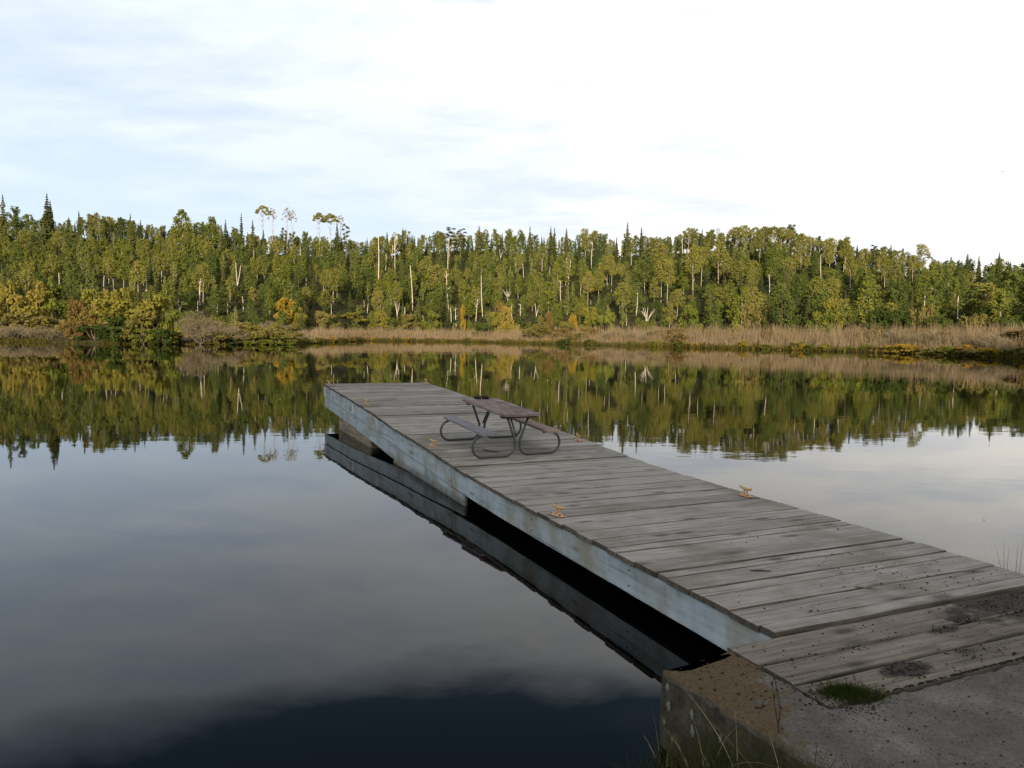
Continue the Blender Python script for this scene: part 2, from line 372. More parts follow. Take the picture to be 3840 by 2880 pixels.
tag(add('water', wm), kind='structure')

# ------------------------------------------------------------------ DOCK (local frame: x across the planks, y out over the lake)
def dock_empty(name): return empty(name, tuple(N_ * DOCK_N0), -TH)
def to_world(n, s, z=0.0): return N_ * (DOCK_N0 + n) + A_ * s + np.array([0, 0, z])
ZS = np.array([0.8, 1.5, 3.5, 3.9, 4.17, 4.9, 5.4, 5.7, 6.24, 7.15, 8.65]) * U
ZZ = np.array([.187, .187, .1905, .198, .206, .247, .266, .281, .314, .358, .410]) * U
def deck_z(s): return float(np.interp(s, ZS, ZZ))
S0, S1 = 1.562 * U, 8.635 * U
dock = dock_empty('dock')
tag(dock, 'long weathered grey plank dock running out over the still lake', 'dock')

def plank(mb, x0, x1, s0, s1, zfun, th, seg=10, wob=0.004, drop=0.0, ch=0.007):
    """one board: ragged long edges, slightly crowned, own height"""
    xs = np.linspace(x0, x1, seg + 1)
    V = []; F = []
    a = [rnd.uniform(-wob, wob) for _ in range(seg + 1)]; b = [rnd.uniform(-wob, wob) for _ in range(seg + 1)]
    dz = [drop + rnd.uniform(-0.0015, 0.0015) for _ in range(seg + 1)]
    for i, x in enumerate(xs):
        y0 = s0 + a[i]; y1 = s1 + b[i]; z0 = zfun(s0) + dz[i]; z1 = zfun(s1) + dz[i]
        V += [(x, y0, z0 - th), (x, y0, z0 - ch), (x, y0 + ch, z0), (x, (y0 + y1) / 2, (z0 + z1) / 2 + 0.001),
              (x, y1 - ch, z1), (x, y1, z1 - ch), (x, y1, z1 - th)]
    for i in range(seg):
        for k in range(7):
            k2 = (k + 1) % 7; F.append((i*7+k, (i+1)*7+k, (i+1)*7+k2, i*7+k2))
    F.append(tuple(range(7))); F.append(tuple(seg*7 + k for k in range(6, -1, -1)))
    mb.add(V, F)
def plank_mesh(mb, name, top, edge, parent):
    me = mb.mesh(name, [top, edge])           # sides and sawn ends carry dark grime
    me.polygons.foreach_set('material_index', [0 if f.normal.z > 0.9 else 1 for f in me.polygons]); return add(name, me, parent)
deck = MB(); s = S0; pitch = 0.125 * U
plank_edges = []
while s < S1 - 0.1:
    wdt = pitch * rnd.choice([1.0, 1.0, 1.0, 1.0, 0.52]) 
    if s + wdt > S1 - 0.12: wdt = S1 - s
    gap = rnd.choice([0.006, 0.008, 0.010, 0.014, 0.020, 0.026])
    plank(deck, rnd.uniform(-0.02, 0.012), DOCK_W + rnd.uniform(-0.012, 0.02), s, s + wdt - gap, deck_z, 0.05, drop=rnd.uniform(-0.006, 0.004))
    plank_edges.append(s); s += wdt
plank_mesh(deck, 'deck_planks', M['deck'], M['deck_edge'], dock)
def board_bolts(x, s0, s1, step, dzs):
    q = s0
    while q < s1:
        for dz in dzs:
            z = deck_z(q) - dz + rnd.uniform(-.015, .015); b = MB(); b.tube([(x, q, z), (x - .007, q, z), (x - .009, q, z)], [.0095, .0095, .005], 8); b.build('bolt', M['bolt'], dock)
        q += step * rnd.uniform(.85, 1.15)
def side_board(x0, x1, s0, s1, top, h, name, bulge=0.0, seg=40):
    mb = MB(); ss = np.linspace(s0, s1, seg + 1); V = []; F = []
    for q in ss:
        z = deck_z(q) - top + rnd.uniform(-0.002, 0.002)
        V += [(x0, q, z - h), (x1, q, z - h), (x1, q, z), (x0, q, z)]
    for i in range(seg):
        for k in range(4):
            k2 = (k + 1) % 4; F.append((i*4+k, i*4+k2, (i+1)*4+k2, (i+1)*4+k))
    F.append((3, 2, 1, 0)); F.append(tuple(seg*4 + k for k in range(4)))
    mb.add(V, F); return mb.build(name, M['fascia'], dock)
SEAM = 4.27 * U
side_board(0.012, 0.062, 1.405 * U, SEAM - 0.022, 0.056, 0.285, 'side_board')
side_board(0.016, 0.066, SEAM + 0.022, S1 - 0.02, 0.056, 0.30, 'side_board', seg=50)
side_board(0.034, 0.075, 4.06 * U, S1 - 0.015, 0.376, 0.285, 'side_board', seg=50)
side_board(DOCK_W - 0.062, DOCK_W - 0.012, 1.405 * U, SEAM - 0.022, 0.056, 0.285, 'side_board')
side_board(DOCK_W - 0.066, DOCK_W - 0.016, SEAM + 0.022, S1 - 0.02, 0.056, 0.30, 'side_board', seg=50)
side_board(DOCK_W - 0.07, DOCK_W - 0.024, 4.06 * U, S1 - 0.015, 0.368, 0.285, 'side_board', seg=50)
board_bolts(0.0115, 1.6 * U, SEAM - .1, 2.1, (.12, .27)); board_bolts(0.0155, SEAM + .12, S1 - .1, 2.0, (.12, .28)); board_bolts(0.0335, 5.7 * U, S1 - .1, 2.2, (.44, .58))
mb = MB(); zt = deck_z(S1) - 0.056
mb.box(0.07, DOCK_W - 0.07, S1 - 0.075, S1 - 0.03, zt - 0.30, zt); mb.box(0.075, DOCK_W - 0.075, S1 - 0.08, S1 - 0.035, zt - 0.60, zt - 0.312)
mb.build('end_board', M['fascia'], dock)
mb = MB()                                                    # joists under the planks
for x in np.linspace(0.35, DOCK_W - 0.35, 7):
    ss = np.linspace(1.42 * U, S1 - 0.1, 30)
    for q0, q1 in zip(ss[:-1], ss[1:]):
        z0, z1 = deck_z(q0) - 0.055, deck_z(q1) - 0.055
        mb.add([(x-.03,q0,z0-.2),(x+.03,q0,z0-.2),(x+.03,q0,z0),(x-.03,q0,z0),(x-.03,q1,z1-.2),(x+.03,q1,z1-.2),(x+.03,q1,z1),(x-.03,q1,z1)],
               [(0,1,5,4),(1,2,6,5),(2,3,7,6),(3,0,4,7)])
mb.build('joists', M['dark_timber'], dock)
# timber cribs that carry the outer half
for (s0, s1, ztop) in ((6.40 * U, 7.83 * U, 0.06), (4.03 * U, 5.66 * U, 0.03)):
    mb = MB(); zt = lambda q: deck_z(q) - 0.66
    L = 6
    ss = np.linspace(s0, s1, 13)
    for k in range(5):                                       # squared logs laid up, walls on both sides and across
        zb = -0.75 + 0.24 * k; ztp = min(zb + 0.232, deck_z(s0) - 0.64)
        if ztp - zb < 0.04: break
        j = rnd.uniform(0, 0.015)
        mb.box(0.038 + j, 0.30, s0 + rnd.uniform(-.02, .02), s1 + rnd.uniform(-.02, .02), zb, ztp, 0.012)
        mb.box(DOCK_W - 0.30, DOCK_W - 0.075 - j, s0, s1, zb, ztp, 0.012)
        mb.box(0.305, DOCK_W - 0.305, s0 + 0.012, s0 + 0.2, zb, ztp, 0.012)
        mb.box(0.305, DOCK_W - 0.305, s1 - 0.2, s1 - 0.012, zb, ztp, 0.012)
    # wedge course that follows the tilt of the deck
    zb = ztp + 0.004
    for xa, xb in ((0.046, 0.30), (DOCK_W - 0.30, DOCK_W - 0.085)):
        t0, t1 = deck_z(s0) - 0.655, deck_z(s1) - 0.655
        if t1 > zb + 0.03:
            mb.add([(xa,s0,zb-.02),(xb,s0,zb-.02),(xb,s1,zb-.02),(xa,s1,zb-.02),(xa,s0,max(t0,zb)),(xb,s0,max(t0,zb)),(xb,s1,t1),(xa,s1,t1)],
                   [(3,2,1,0),(4,5,6,7),(0,1,5,4),(1,2,6,5),(2,3,7,6),(3,0,4,7)])
    mb.build('crib', M['crib'], dock)
# broken, blackened timber end in the recess at the near left corner
mb = MB(); zc_ = ZZ[1] - 0.06
mb.tube([(0.02, 1.46 * U, zc_ - .10), (0.07, 1.49 * U, zc_ - .055), (0.12, 1.535 * U, zc_ - .045), (0.2, 1.58 * U, zc_ - .06)], [.03, .05, .055, .045], 7)
mb.build('broken_timber_end', M['dark_timber'], dock)
# split pale splinters on the outer board
mb = MB()
q = 7.08 * U; zq = deck_z(q) - 0.08
mb.add([(0.011,q+.05,zq),(0.011,q+.11,zq-.03),(0.009,q+.0,zq-.22),(0.009,q-.07,zq-.25),(0.014,q+.05,zq),(0.014,q+.11,zq-.03),(0.014,q,zq-.22),(0.014,q-.07,zq-.25)],
       [(0,1,2,3),(7,6,5,4),(0,4,5,1),(1,5,6,2),(2,6,7,3),(3,7,4,0)])
mb.build('splinter', M['pale_split'], dock)
# mooring cleats
def make_cleat():
    root = bpy.data.objects.new('cleat', None); C.objects.link(root); root.parent = dock
    b = MB(); b.box(-0.058, 0.058, -0.115, 0.115, 0, 0.012, 0.003); b.build('base_plate', M['cleat_plate'], root)
    h = MB(); pts = []
    for t in np.linspace(-1, 1, 13): pts.append((0, 0.135 * t, 0.098 + 0.022 * t * t))
    h.tube(pts, [0.011, 0.0165, 0.018, 0.018, 0.019, 0.021, 0.022, 0.021, 0.019, 0.018, 0.018, 0.0165, 0.011], 10)
    h.build('horn', M['cleat_horn'], root, True)
    for yy in (-0.033, 0.033):
        l = MB(); l.tube([(0, yy * 1.25, 0.0125), (0, yy * 1.05, 0.03), (0, yy, 0.055), (0, yy, 0.095)], [0.03, 0.019, 0.015, 0.016], 10)
        l.build('post', M['cleat_plate'], root, True)
    for xx in (-0.042, 0.042):
        for yy in (-0.095, 0.095):
            k = MB(); k.tube([(xx, yy, 0.0125), (xx, yy, 0.019), (xx, yy, 0.021)], [0.011, 0.011, 0.007], 8); k.build('bolt', M['bolt'], root)
    return root
cleat0 = make_cleat()
cleat_spots = [(2.968, 0.045, 0.12), (3.0, 1.135, -0.06), (4.80, 0.05, 0.25), (4.74, 1.12, -0.2), (6.80, 0.062, 0.2), (8.53, 0.035, 0.3), (8.55, 1.165, 0.1), (6.62, 1.13, 0.0)]
for i, (qs, qn, rz) in enumerate(cleat_spots):
    c = cleat0
    if i:
        c = cleat0.copy(); C.objects.link(c); c.parent = dock
        for ch in cleat0.children:
            d = ch.copy(); C.objects.link(d); d.parent = c
    sl = math.atan2(deck_z(qs * U + .1) - deck_z(qs * U - .1), .2)
    c.location = (qn * U + 0.02, qs * U, deck_z(qs * U) + 0.006); c.rotation_euler = (sl, 0, rz); c.scale = (.92, .92, .92)

# ------------------------------------------------------------------ LANDING planks on the abutment
landing = dock_empty('landing')
tag(landing, 'three wide brown planks bridging the concrete to the dock, strewn with dirt', 'landing')
lp = MB(); ZL = 0.187 * U
for (s0, s1, n0, dz) in ((1.422, 1.542, -.182, -.004), (1.312, 1.4115, -.178, -.002), (1.193, 1.3015, -.184, -.006)):
    plank(lp, n0 * U, 2.45 * U, s0 * U, s1 * U, lambda q: ZL, 0.055, seg=22, wob=0.005, drop=dz)
plank_mesh(lp, 'plank_floor', M['landing'], M['deck_edge'], landing)
# ------------------------------------------------------------------ concrete abutment (L-shaped block, worn edges)
wall = dock_empty('abutment')
tag(wall, 'worn concrete abutment block with yellow lichen on its corner', 'abutment')
def wall_mesh():
    out = [(-.423, 1.488), (-.30, 1.503), (-.245, 1.508), (-.19, 1.525), (-.186, 1.42), (-.186, 1.30), (-.186, 1.188), (.2, 1.186), (.8, 1.186), (1.6, 1.186), (2.6, 1.186),
           (2.6, .2), (2.6, -1.2), (1.0, -1.2), (-.36, -1.2), (-.36, -.4), (-.355, .3), (-.352, .8), (-.365, 1.01), (-.393, 1.045), (-.398, 1.12), (-.402, 1.20), (-.412, 1.26), (-.408, 1.30), (-.41, 1.345), (-.42, 1.40)]
    P = []
    for i in range(len(out)):
        a = np.array(out[i]) * U; b = np.array(out[(i + 1) % len(out)]) * U
        k = max(1, int(np.linalg.norm(b - a) / 0.05)) if (a[1] > 2.0 and a[0] < 1.5) else max(1, int(np.linalg.norm(b - a) / 0.4))
        for t in range(k): P.append(a + (b - a) * t / k)
    P = np.array(P); n = len(P); z = 0.187 * U + 0.002
    d = np.roll(P, -1, 0) - np.roll(P, 1, 0); d /= np.linalg.norm(d, axis=1)[:, None]
    nin = np.stack([-d[:, 1], d[:, 0]], 1)
    area = 0.5 * np.sum(P[:, 0] * np.roll(P[:, 1], -1) - np.roll(P[:, 0], -1) * P[:, 1])
    if area < 0: nin = -nin
    wear = np.array([0.012 + abs(math.sin(i * 1.7) * math.sin(i * 0.45)) * 0.03 + rnd.random() * 0.012 for i in range(n)])
    jit = np.array([rnd.uniform(-0.008, 0.008) for _ in range(n)])
    P = P + nin * jit[:, None]
    rings = [(2.2, 0.0), (1.0, 0.006), (0.35, 0.4), (0.0, 1.0)]
    V = []
    for ins, dr in rings:
        for i in range(n):
            V.append((*(P[i] + nin[i] * wear[i] * ins), z - dr * wear[i] * 1.1))
    for zz, bul in ((0.36, 0.0), (0.25, 0.004), (0.1, 0.008), (-0.1, 0.0), (-0.9, 0.0)):
        for i in range(n): V.append((*(P[i] - nin[i] * (bul + rnd.uniform(-.006, .006))), zz + (rnd.uniform(-.01, .01) if zz > -.5 else 0)))
    F = []; nr = len(V) // n
    for k in range(nr - 1):
        for i in range(n):
            j = (i + 1) % n; F.append((k*n+i, k*n+j, (k+1)*n+j, (k+1)*n+i) if area < 0 else (k*n+j, k*n+i, (k+1)*n+i, (k+1)*n+j))
    F.append(tuple(range(n)) if area > 0 else tuple(range(n-1, -1, -1)))
    mb = MB(); mb.add(V, F); return mb
wmb = wall_mesh()
wall_o = wmb.build('block', M['concrete'], wall)
sl = MB(); sl.box(-.17 * U, 2.55 * U, 1.19 * U, 1.47 * U, -0.9, ZL - 0.07, 0.01); sl.build('ledge', M['concrete'], wall)
for (qs, qz, r) in ((1.462, .405, .03), (1.455, .29, .033), (1.47, .17, .025), (1.375, .335, .03), (1.372, .235, .036), (1.285, .30, .028), (1.235, .20, .04), (1.30, .12, .03), (1.44, .10, .02)):
    ne = np.interp(qs, [1.045, 1.12, 1.2, 1.3, 1.345, 1.40, 1.488], [-.393, -.398, -.402, -.408, -.41, -.42, -.423]) * U - 0.016
    V = [(ne, qs * U, qz)] + [(ne + 0.006, qs * U + r * math.cos(a) * rnd.uniform(.6, 1.05) * .85, qz + r * 1.15 * math.sin(a) * rnd.uniform(.6, 1.05)) for a in np.linspace(0, 2 * math.pi, 15)[:-1]]
    li = MB(); li.add(V, [(0, 1 + (k + 1) % 14, 1 + k) for k in range(14)]); li.build('lichen', M['lichen'], wall)

# ------------------------------------------------------------------ PICNIC TABLE
ts = 4.645 * U
tilt = math.atan2(deck_z(4.95 * U) - deck_z(4.37 * U), 0.58 * U)
tw = to_world(0.472 * U, 4.66 * U, deck_z(4.66 * U) + 0.006)
table = empty('picnic_table', tuple(tw)); table.rotation_euler = Matrix.Rotation(-TH, 3, 'Z').to_4x4().to_euler()
table.rotation_euler = (Matrix.Rotation(-TH, 4, 'Z') @ Matrix.Rotation(tilt, 4, 'X') @ Matrix.Rotation(R(1.2), 4, 'Z')).to_euler()
tag(table, 'weathered red-brown picnic table with bent grey tube legs on the dock', 'picnic table')
HT, HS = 0.735, 0.435
def slab_board(mb, x0, x1, y0, y1, z0, z1, cut=0.05, cl=True, cr=True):
    P = []
    P += [(x0 + (cut if cl else 0), y0), (x1 - (cut if cr else 0), y0)]
    if cr: P += [(x1, y0 + cut)]
    P += [(x1, y1 - cut)] if cr else []
    P += [(x1 - (cut if cr else 0), y1), (x0 + (cut if cl else 0), y1)]
    if cl: P += [(x0, y1 - cut), (x0, y0 + cut)]
    n = len(P); ch = 0.005; cx_ = (x0 + x1) / 2; cy_ = (y0 + y1) / 2
    sh = lambda p, d: (p[0] + (d if p[0] < cx_ else -d), p[1] + (d if p[1] < cy_ else -d))
    V = [(*p, z0) for p in P] + [(*p, z1 - ch) for p in P] + [(*sh(p, ch), z1) for p in P]
    F = [tuple(range(n-1, -1, -1)), tuple(2*n + k for k in range(n))]
    for r_ in range(2):
        for k in range(n): F.append((r_*n+k, r_*n+(k+1) % n, (r_+1)*n+(k+1) % n, (r_+1)*n+k))
    mb.add(V, F)
TL = 0.935
mb = MB()
slab_board(mb, -0.345, -0.122, -TL, TL, HT - 0.042, HT, 0.05, True, False)
slab_board(mb, -0.111, 0.113, -TL, TL, HT - 0.042, HT - 0.002, 0.05, False, False)
slab_board(mb, 0.125, 0.345, -TL, TL, HT - 0.042, HT - 0.001, 0.05, False, True)
mb.build('tabletop', M['table_red'], table)
for x, m in ((-0.585, 'seat_grey'), (0.585, 'seat_red')):
    b = MB(); slab_board(b, x - 0.125, x + 0.125, -TL, TL, HS - 0.04, HS, 0.05); o = b.build('bench_seat', M[m], table)
    o['label'] = 'blue-grey bench seat' if x < 0 else 'red-brown bench seat'
FY = 0.76
for y in (-FY, FY):
    b = MB(); b.box(-0.31, 0.31, y - 0.045, y + 0.045, HT - 0.087, HT - 0.044, 0.006); b.build('batten', M['dark_timber'], table)
def arc(cx_, cz, r, a0, a1, n=10): return [(cx_ + r * math.cos(a), cz + r * math.sin(a)) for a in np.linspace(a0, a1, n)]
def loop(sgn):
    # from under the top down to the middle, round the foot, along the deck, up and over to the seat
    P = [(0.20, HT - 0.09), (0.125, 0.45), (0.062, 0.285)]
    P += arc(0.235, 0.195, 0.18, math.pi * 0.93, math.pi * 1.5, 9)
    P += [(0.33, 0.0155), (0.46, 0.0155), (0.60, 0.0155)]
    P += arc(0.625, 0.198, 0.182, -math.pi / 2 + .15, math.pi / 2 - .1, 14)
    P += [(0.58, HS - 0.052), (0.48, HS - 0.052)]
    P = [(p[0], max(p[1], 0.021)) for p in P]
    return [(sgn * p[0], p[1]) for p in P]
for y in (-FY, FY):
    for sg in (-1, 1):
        b = MB(); yy = y + (0.024 if sg > 0 else -0.024)
        # the tube leans so its upright crosses to the far side of the top
        pts = [(x, yy, z) for x, z in loop(sg)]
        b.tube(pts, 0.0205, 10); b.build('leg', M['steel'], table, True)
    b = MB(); dirn = -1 if y > 0 else 1
    b.tube([(0.0, y + 0.05 * dirn, 0.32), (0.0, y + dirn * 0.2, 0.50), (0.0, y + dirn * 0.36, HT - 0.06)], 0.016, 8); b.build('brace', M['steel'], table, True)
for y in (-FY, FY):
    for x in (-0.27, -0.18, -0.05, 0.06, 0.18, 0.28):
        b = MB(); b.tube([(x, y, HT - 0.003), (x, y, HT + 0.003), (x, y, HT + 0.0045)], [0.011, 0.011, 0.006], 8); b.build('bolt', M['bolt'], table)
for x in (-0.585, 0.585):
    for y in (-FY, FY):
        b = MB(); b.box(x - 0.1, x + 0.1, y - 0.03, y + 0.03, HS - 0.0415 - 0.006, HS - 0.0415, 0); b.build('seat_clip', M['steel'], table)
# two unidentified dark lumps lying on the far end of the top
def lump(name, r, seed, mat, sq=(1, 1, .6)):
    import bmesh
    bm = bmesh.new(); bmesh.ops.create_icosphere(bm, subdivisions=3, radius=1)
    rr = random.Random(seed); ph = [rr.uniform(0, 6) for _ in range(6)]
    for v in bm.verts:
        k = 1 + 0.14 * math.sin(3 * v.co.x + ph[0]) * math.sin(2.6 * v.co.y + ph[1]) + 0.1 * math.sin(5 * v.co.z + ph[2] + 3 * v.co.x)
        v.co = Vector((v.co.x * sq[0], v.co.y * sq[1], max(v.co.z, -0.8) * sq[2])) * r * k
    me = bpy.data.meshes.new(name); bm.to_mesh(me); bm.free(); me.materials.append(mat)
    me.polygons.foreach_set('use_smooth', [True] * len(me.polygons)); return add(name, me)
tm = table.matrix_basis
tmat = Matrix.Translation(Vector(tw)) @ table.rotation_euler.to_matrix().to_4x4()
for x, sd, lab in ((-0.06, 3, 'dark rounded stone on the far end of the picnic tabletop, left of its twin'), (0.10, 8, 'dark rounded stone on the far end of the picnic tabletop, right of its twin')):
    o = lump('stone', 0.062, sd, M['dark_stone'], (1.05, 0.9, 0.62)); o.location = tmat @ Vector((x, 0.86, HT + 0.027)); tag(o, lab, 'stone', 'dark stones on the tabletop')
# stick lying between the table legs
def dpt(n, s_, dz=0.0): return to_world(n * U, s_ * U, deck_z(s_ * U) + dz)
def stick(name, p, q, r, mat, label, cat, bend=0.02, seed=1):
    mb = MB(); rr = random.Random(seed); n = 7; P = []
    for i in range(n):
        t = i / (n - 1); v = np.array(p) * (1 - t) + np.array(q) * t
        P.append((v[0] + rr.uniform(-bend, bend) * math.sin(math.pi * t), v[1] + rr.uniform(-bend, bend) * math.sin(math.pi * t), v[2]))
    mb.tube(P, [r * (1 - 0.5 * abs(2 * i / (n - 1) - 0.8)) for i in range(n)], 6); o = mb.build(name, mat, None, True); tag(o, label, cat); return o
stick('stick', dpt(.335, 4.60, .012), dpt(.415, 4.50, .012), 0.011, M['dry_stem'], 'thin dark stick lying on the planks between the table legs', 'stick')
stick('twig', dpt(.315, 2.02, .008), dpt(.38, 1.99, .008), 0.008, M['dry_stem'], 'short dark curved twig on the nearest dock planks', 'twig', 0.012, 4)
stick('twig', dpt(.52, 1.76, .009), dpt(.57, 1.715, .009), 0.009, M['bark_brown'], 'stubby grey twig lying on the dock beside the landing', 'twig', 0.006, 7)

# ------------------------------------------------------------------ crumbs of dirt
def crumbs(name, spots, mat, label, cat):
    V = []; F = []
    for (x, y, z, r) in spots:
        o = len(V); ph = rnd.uniform(0, 6)
        ring = [(x + r * rnd.uniform(.7, 1.3) * math.cos(a + ph), y + r * rnd.uniform(.7, 1.3) * math.sin(a + ph), z + r * rnd.uniform(0.1, .45)) for a in np.linspace(0, 2*math.pi, 6)[:-1]]
        base = [(x + r * .9 * math.cos(a + ph), y + r * .9 * math.sin(a + ph), z - 0.002) for a in np.linspace(0, 2*math.pi, 6)[:-1]]
        V += base + ring + [(x + r * rnd.uniform(-.2, .2), y + r * rnd.uniform(-.2, .2), z + r * rnd.uniform(.6, 1.0))]
        for k in range(5):
            j = (k + 1) % 5
            F += [(o+k, o+j, o+5+j), (o+k, o+5+j, o+5+k), (o+5+k, o+5+j, o+10)]
    o = add(name, mesh_np(name, V, F, mat)); tag(o, label, cat, kind='stuff'); return o
sp_ = []
def scatter(cnt, n0, n1, s0, s1, zf, rmin, rmax, fn=None):
    k = 0
    while k < cnt:
        n = rnd.uniform(n0, n1); s_ = rnd.uniform(s0, s1)
        if fn and rnd.random() > fn(n, s_): continue
        r = rmin + (rmax - rmin) * rnd.random() ** 3
        p = to_world(n * U, s_ * U, zf(s_ * U)); sp_.append((p[0], p[1], p[2], r)); k += 1
scatter(330, .05, 1.15, 1.58, 2.6, lambda q: deck_z(q) + .001, .003, .010, lambda n, s_: np.clip((2.6 - s_) * (.15 + n) * .9, 0, 1) * (0.35 + 0.65 * (math.sin(n * 9 + s_ * 4) > 0)))
scatter(1000, -.17, 1.6, 1.2, 1.525, lambda q: ZL - .003, .002, .009, lambda n, s_: 0.25 + 0.75 * (math.sin(n * 7 + 1) * math.sin(s_ * 23) > 0))
crumbs('dirt_crumbs', sp_, M['crumb'], 'dark crumbs of dirt scattered over the landing and nearest dock planks', 'dirt')
sp_ = []
scatter(700, -.38, 1.6, .75, 1.18, lambda q: ZL + .003, .0022, .009, lambda n, s_: 0.3 + 0.7 * (math.sin(n * 11 + s_ * 5) * math.sin(s_ * 19 + 2) > 0))
scatter(2200, -.38, 1.6, .75, 1.18, lambda q: ZL + .002, .0016, .0055)
scatter(420, -.26, .0, 1.12, 1.30, lambda q: ZL + .002, .002, .008, lambda n, s_: math.exp(-((n + .11) / .07) ** 2 - ((s_ - 1.19) / .05) ** 2))
scatter(140, -.40, -.19, 1.2, 1.48, lambda q: ZL + .003, .003, .011)
crumbs('gravel', sp_, M['crumb'], 'dark crumbs and grit scattered over the concrete slab', 'gravel')
# patches of dark soil lying on the landing
def soil_patch(blobs, label):
    V = []; F = []
    rr = random.Random(9)
    for (n, s_, rn, rs, cnt) in blobs:
        for k in range(cnt):
            a = rr.uniform(0, 6.283); q = math.sqrt(rr.random()) ; q = q if rr.random() < .85 else q * 1.35
            x = n + rn * q * math.cos(a); y = s_ + rs * q * math.sin(a)
            if y < 1.196 : y = 1.2
            p = to_world(x * U, y * U, (ZL if y < 1.56 else deck_z(y * U)) - .0035); r = rr.uniform(.005, .014)
            o = len(V); m = 7
            V.append((p[0], p[1], p[2] + r * rr.uniform(.3, .6)))
            for b in range(m):
                t = 2 * math.pi * b / m + rr.uniform(-.3, .3); e = r * rr.uniform(.6, 1.5)
                V.append((p[0] + e * math.cos(t), p[1] + e * math.sin(t), p[2] - .001))
            for b in range(m): F.append((o, o + 1 + b, o + 1 + (b + 1) % m))
    o = add('soil', mesh_np('soil', V, F, M['soil'])); tag(o, label, 'soil', kind='stuff')
soil_patch([(.96, 1.495, .27, .04, 330), (.94, 1.42, .22, .05, 220), (.46, 1.404, .055, .02, 40), (.146, 1.265, .06, .035, 70), (.6, 1.43, .05, .02, 50), (.75, 1.225, .2, .02, 120), (0.6, 1.196, .6, .005, 420)],
           'thin dark soil lying in patches over the landing planks')

# ------------------------------------------------------------------ grasses near the viewer
def blades(spots, segs=4):
    """spots: list of (base xyz, height, lean vector, width)"""
    V = []; F = []
    for (b, h, ln, w) in spots:
        b = np.array(b, float); a = rnd.uniform(0, 6.283); side = np.array([math.cos(a), math.sin(a), 0]) * w
        o = len(V)
        for i in range(segs + 1):
            t = i / segs; c = b + np.array([ln[0] * t * t, ln[1] * t * t, h * (t - 0.25 * t * t * min(1, (abs(ln[0]) + abs(ln[1])) / h))])
            ww = 1 - t ** 1.6 * 0.93
            V += [tuple(c - side * ww), tuple(c + side * ww)]
        for i in range(segs): F.append((o+2*i, o+2*i+1, o+2*i+3, o+2*i+2))
    return V, F
sp = []
for k in range(1700):                                   # bank grass beside the abutment
    n = -.41 - abs(rnd.gauss(0, .08)); s_ = rnd.uniform(.55, 1.44)
    p = to_world(n * U, s_ * U); z = float(terrain(p[0], p[1]))
    if z < -0.06: continue
    h = rnd.uniform(.12, .46) * (1.0 if s_ < 1.32 else .6)
    sp.append(((p[0], p[1], z - .02), h, (rnd.gauss(0, .11), rnd.gauss(0, .11)), rnd.uniform(.0016, .004)))
V, F = blades(sp); tag(add('grass', mesh_np('grass', V, F, M['grass'])), 'long green grass growing along the foot of the concrete abutment', 'grass', kind='stuff')
sp = []
for (px, py, qx, qy) in ((2670, 2810, 2548, 2526), (2590, 2800, 2505, 2720), (2620, 2830, 2600, 2715), (2860, 2860, 2700, 2680), (2920, 2860, 2640, 2660), (2760, 2870, 2755, 2700), (2900, 2870, 2880, 2760), (2470, 2860, 2440, 2660), (2640, 2870, 2600, 2760), (2700, 2880, 2770, 2730), (2450, 2850, 2410, 2740), (2560, 2870, 2480, 2700), (2830, 2880, 2960, 2850), (2500, 2880, 2540, 2760)):
    # stalk rooted on the bank below, tip about half a metre to a metre up
    s_ = rnd.uniform(1.05, 1.38); r0 = ray(px, py); nn = -.47 * U
    pt = CAM + r0 * ((DOCK_N0 + nn) / (r0 @ N_)); r1 = ray(qx, qy); tp = CAM + r1 * ((DOCK_N0 + nn) / (r1 @ N_))
    z0 = float(terrain(pt[0], pt[1])); k = max(0.1, (tp[2] - z0))
    d = tp - pt; base = pt - d * ((pt[2] - z0) / max(.05, d[2])) if d[2] > .05 else pt
    base[2] = float(terrain(base[0], base[1])) - .02
    sp.append((base, (tp[2] - base[2]) / 0.85, (tp[0] - base[0], tp[1] - base[1]), 0.0034))
V, F = blades(sp, 8); tag(add('straw', mesh_np('straw', V, F, M['straw'])), 'pale dry grass stalks leaning in front of the abutment side', 'dry grass', kind='stuff')
sp = []
for k in range(2600):                                   # green tuft in the corner between slab and planks
    a = rnd.uniform(0, 6.283); q = abs(rnd.gauss(0, .62)) * (.75 + .35 * math.sin(3 * a + 1) * math.sin(2 * a))
    n = -.10 + .095 * q * math.cos(a); s_ = 1.225 + .048 * q * math.sin(a) - .42 * (n + .10); q = min(q, 1.2)
    if rnd.random() < .12: n += rnd.gauss(0, .04); s_ += rnd.gauss(0, .03)
    p = to_world(n * U, s_ * U, ZL - .01)
    sp.append((p, rnd.uniform(.02, .075) * (1.15 - q * .7), (rnd.gauss(0, .035), rnd.gauss(0, .035)), rnd.uniform(.0015, .0035)))
V, F = blades(sp, 3); tag(add('weed_tuft', mesh_np('weed_tuft', V, F, M['moss'])), 'low green weed tuft in the corner of slab and landing planks', 'weeds')
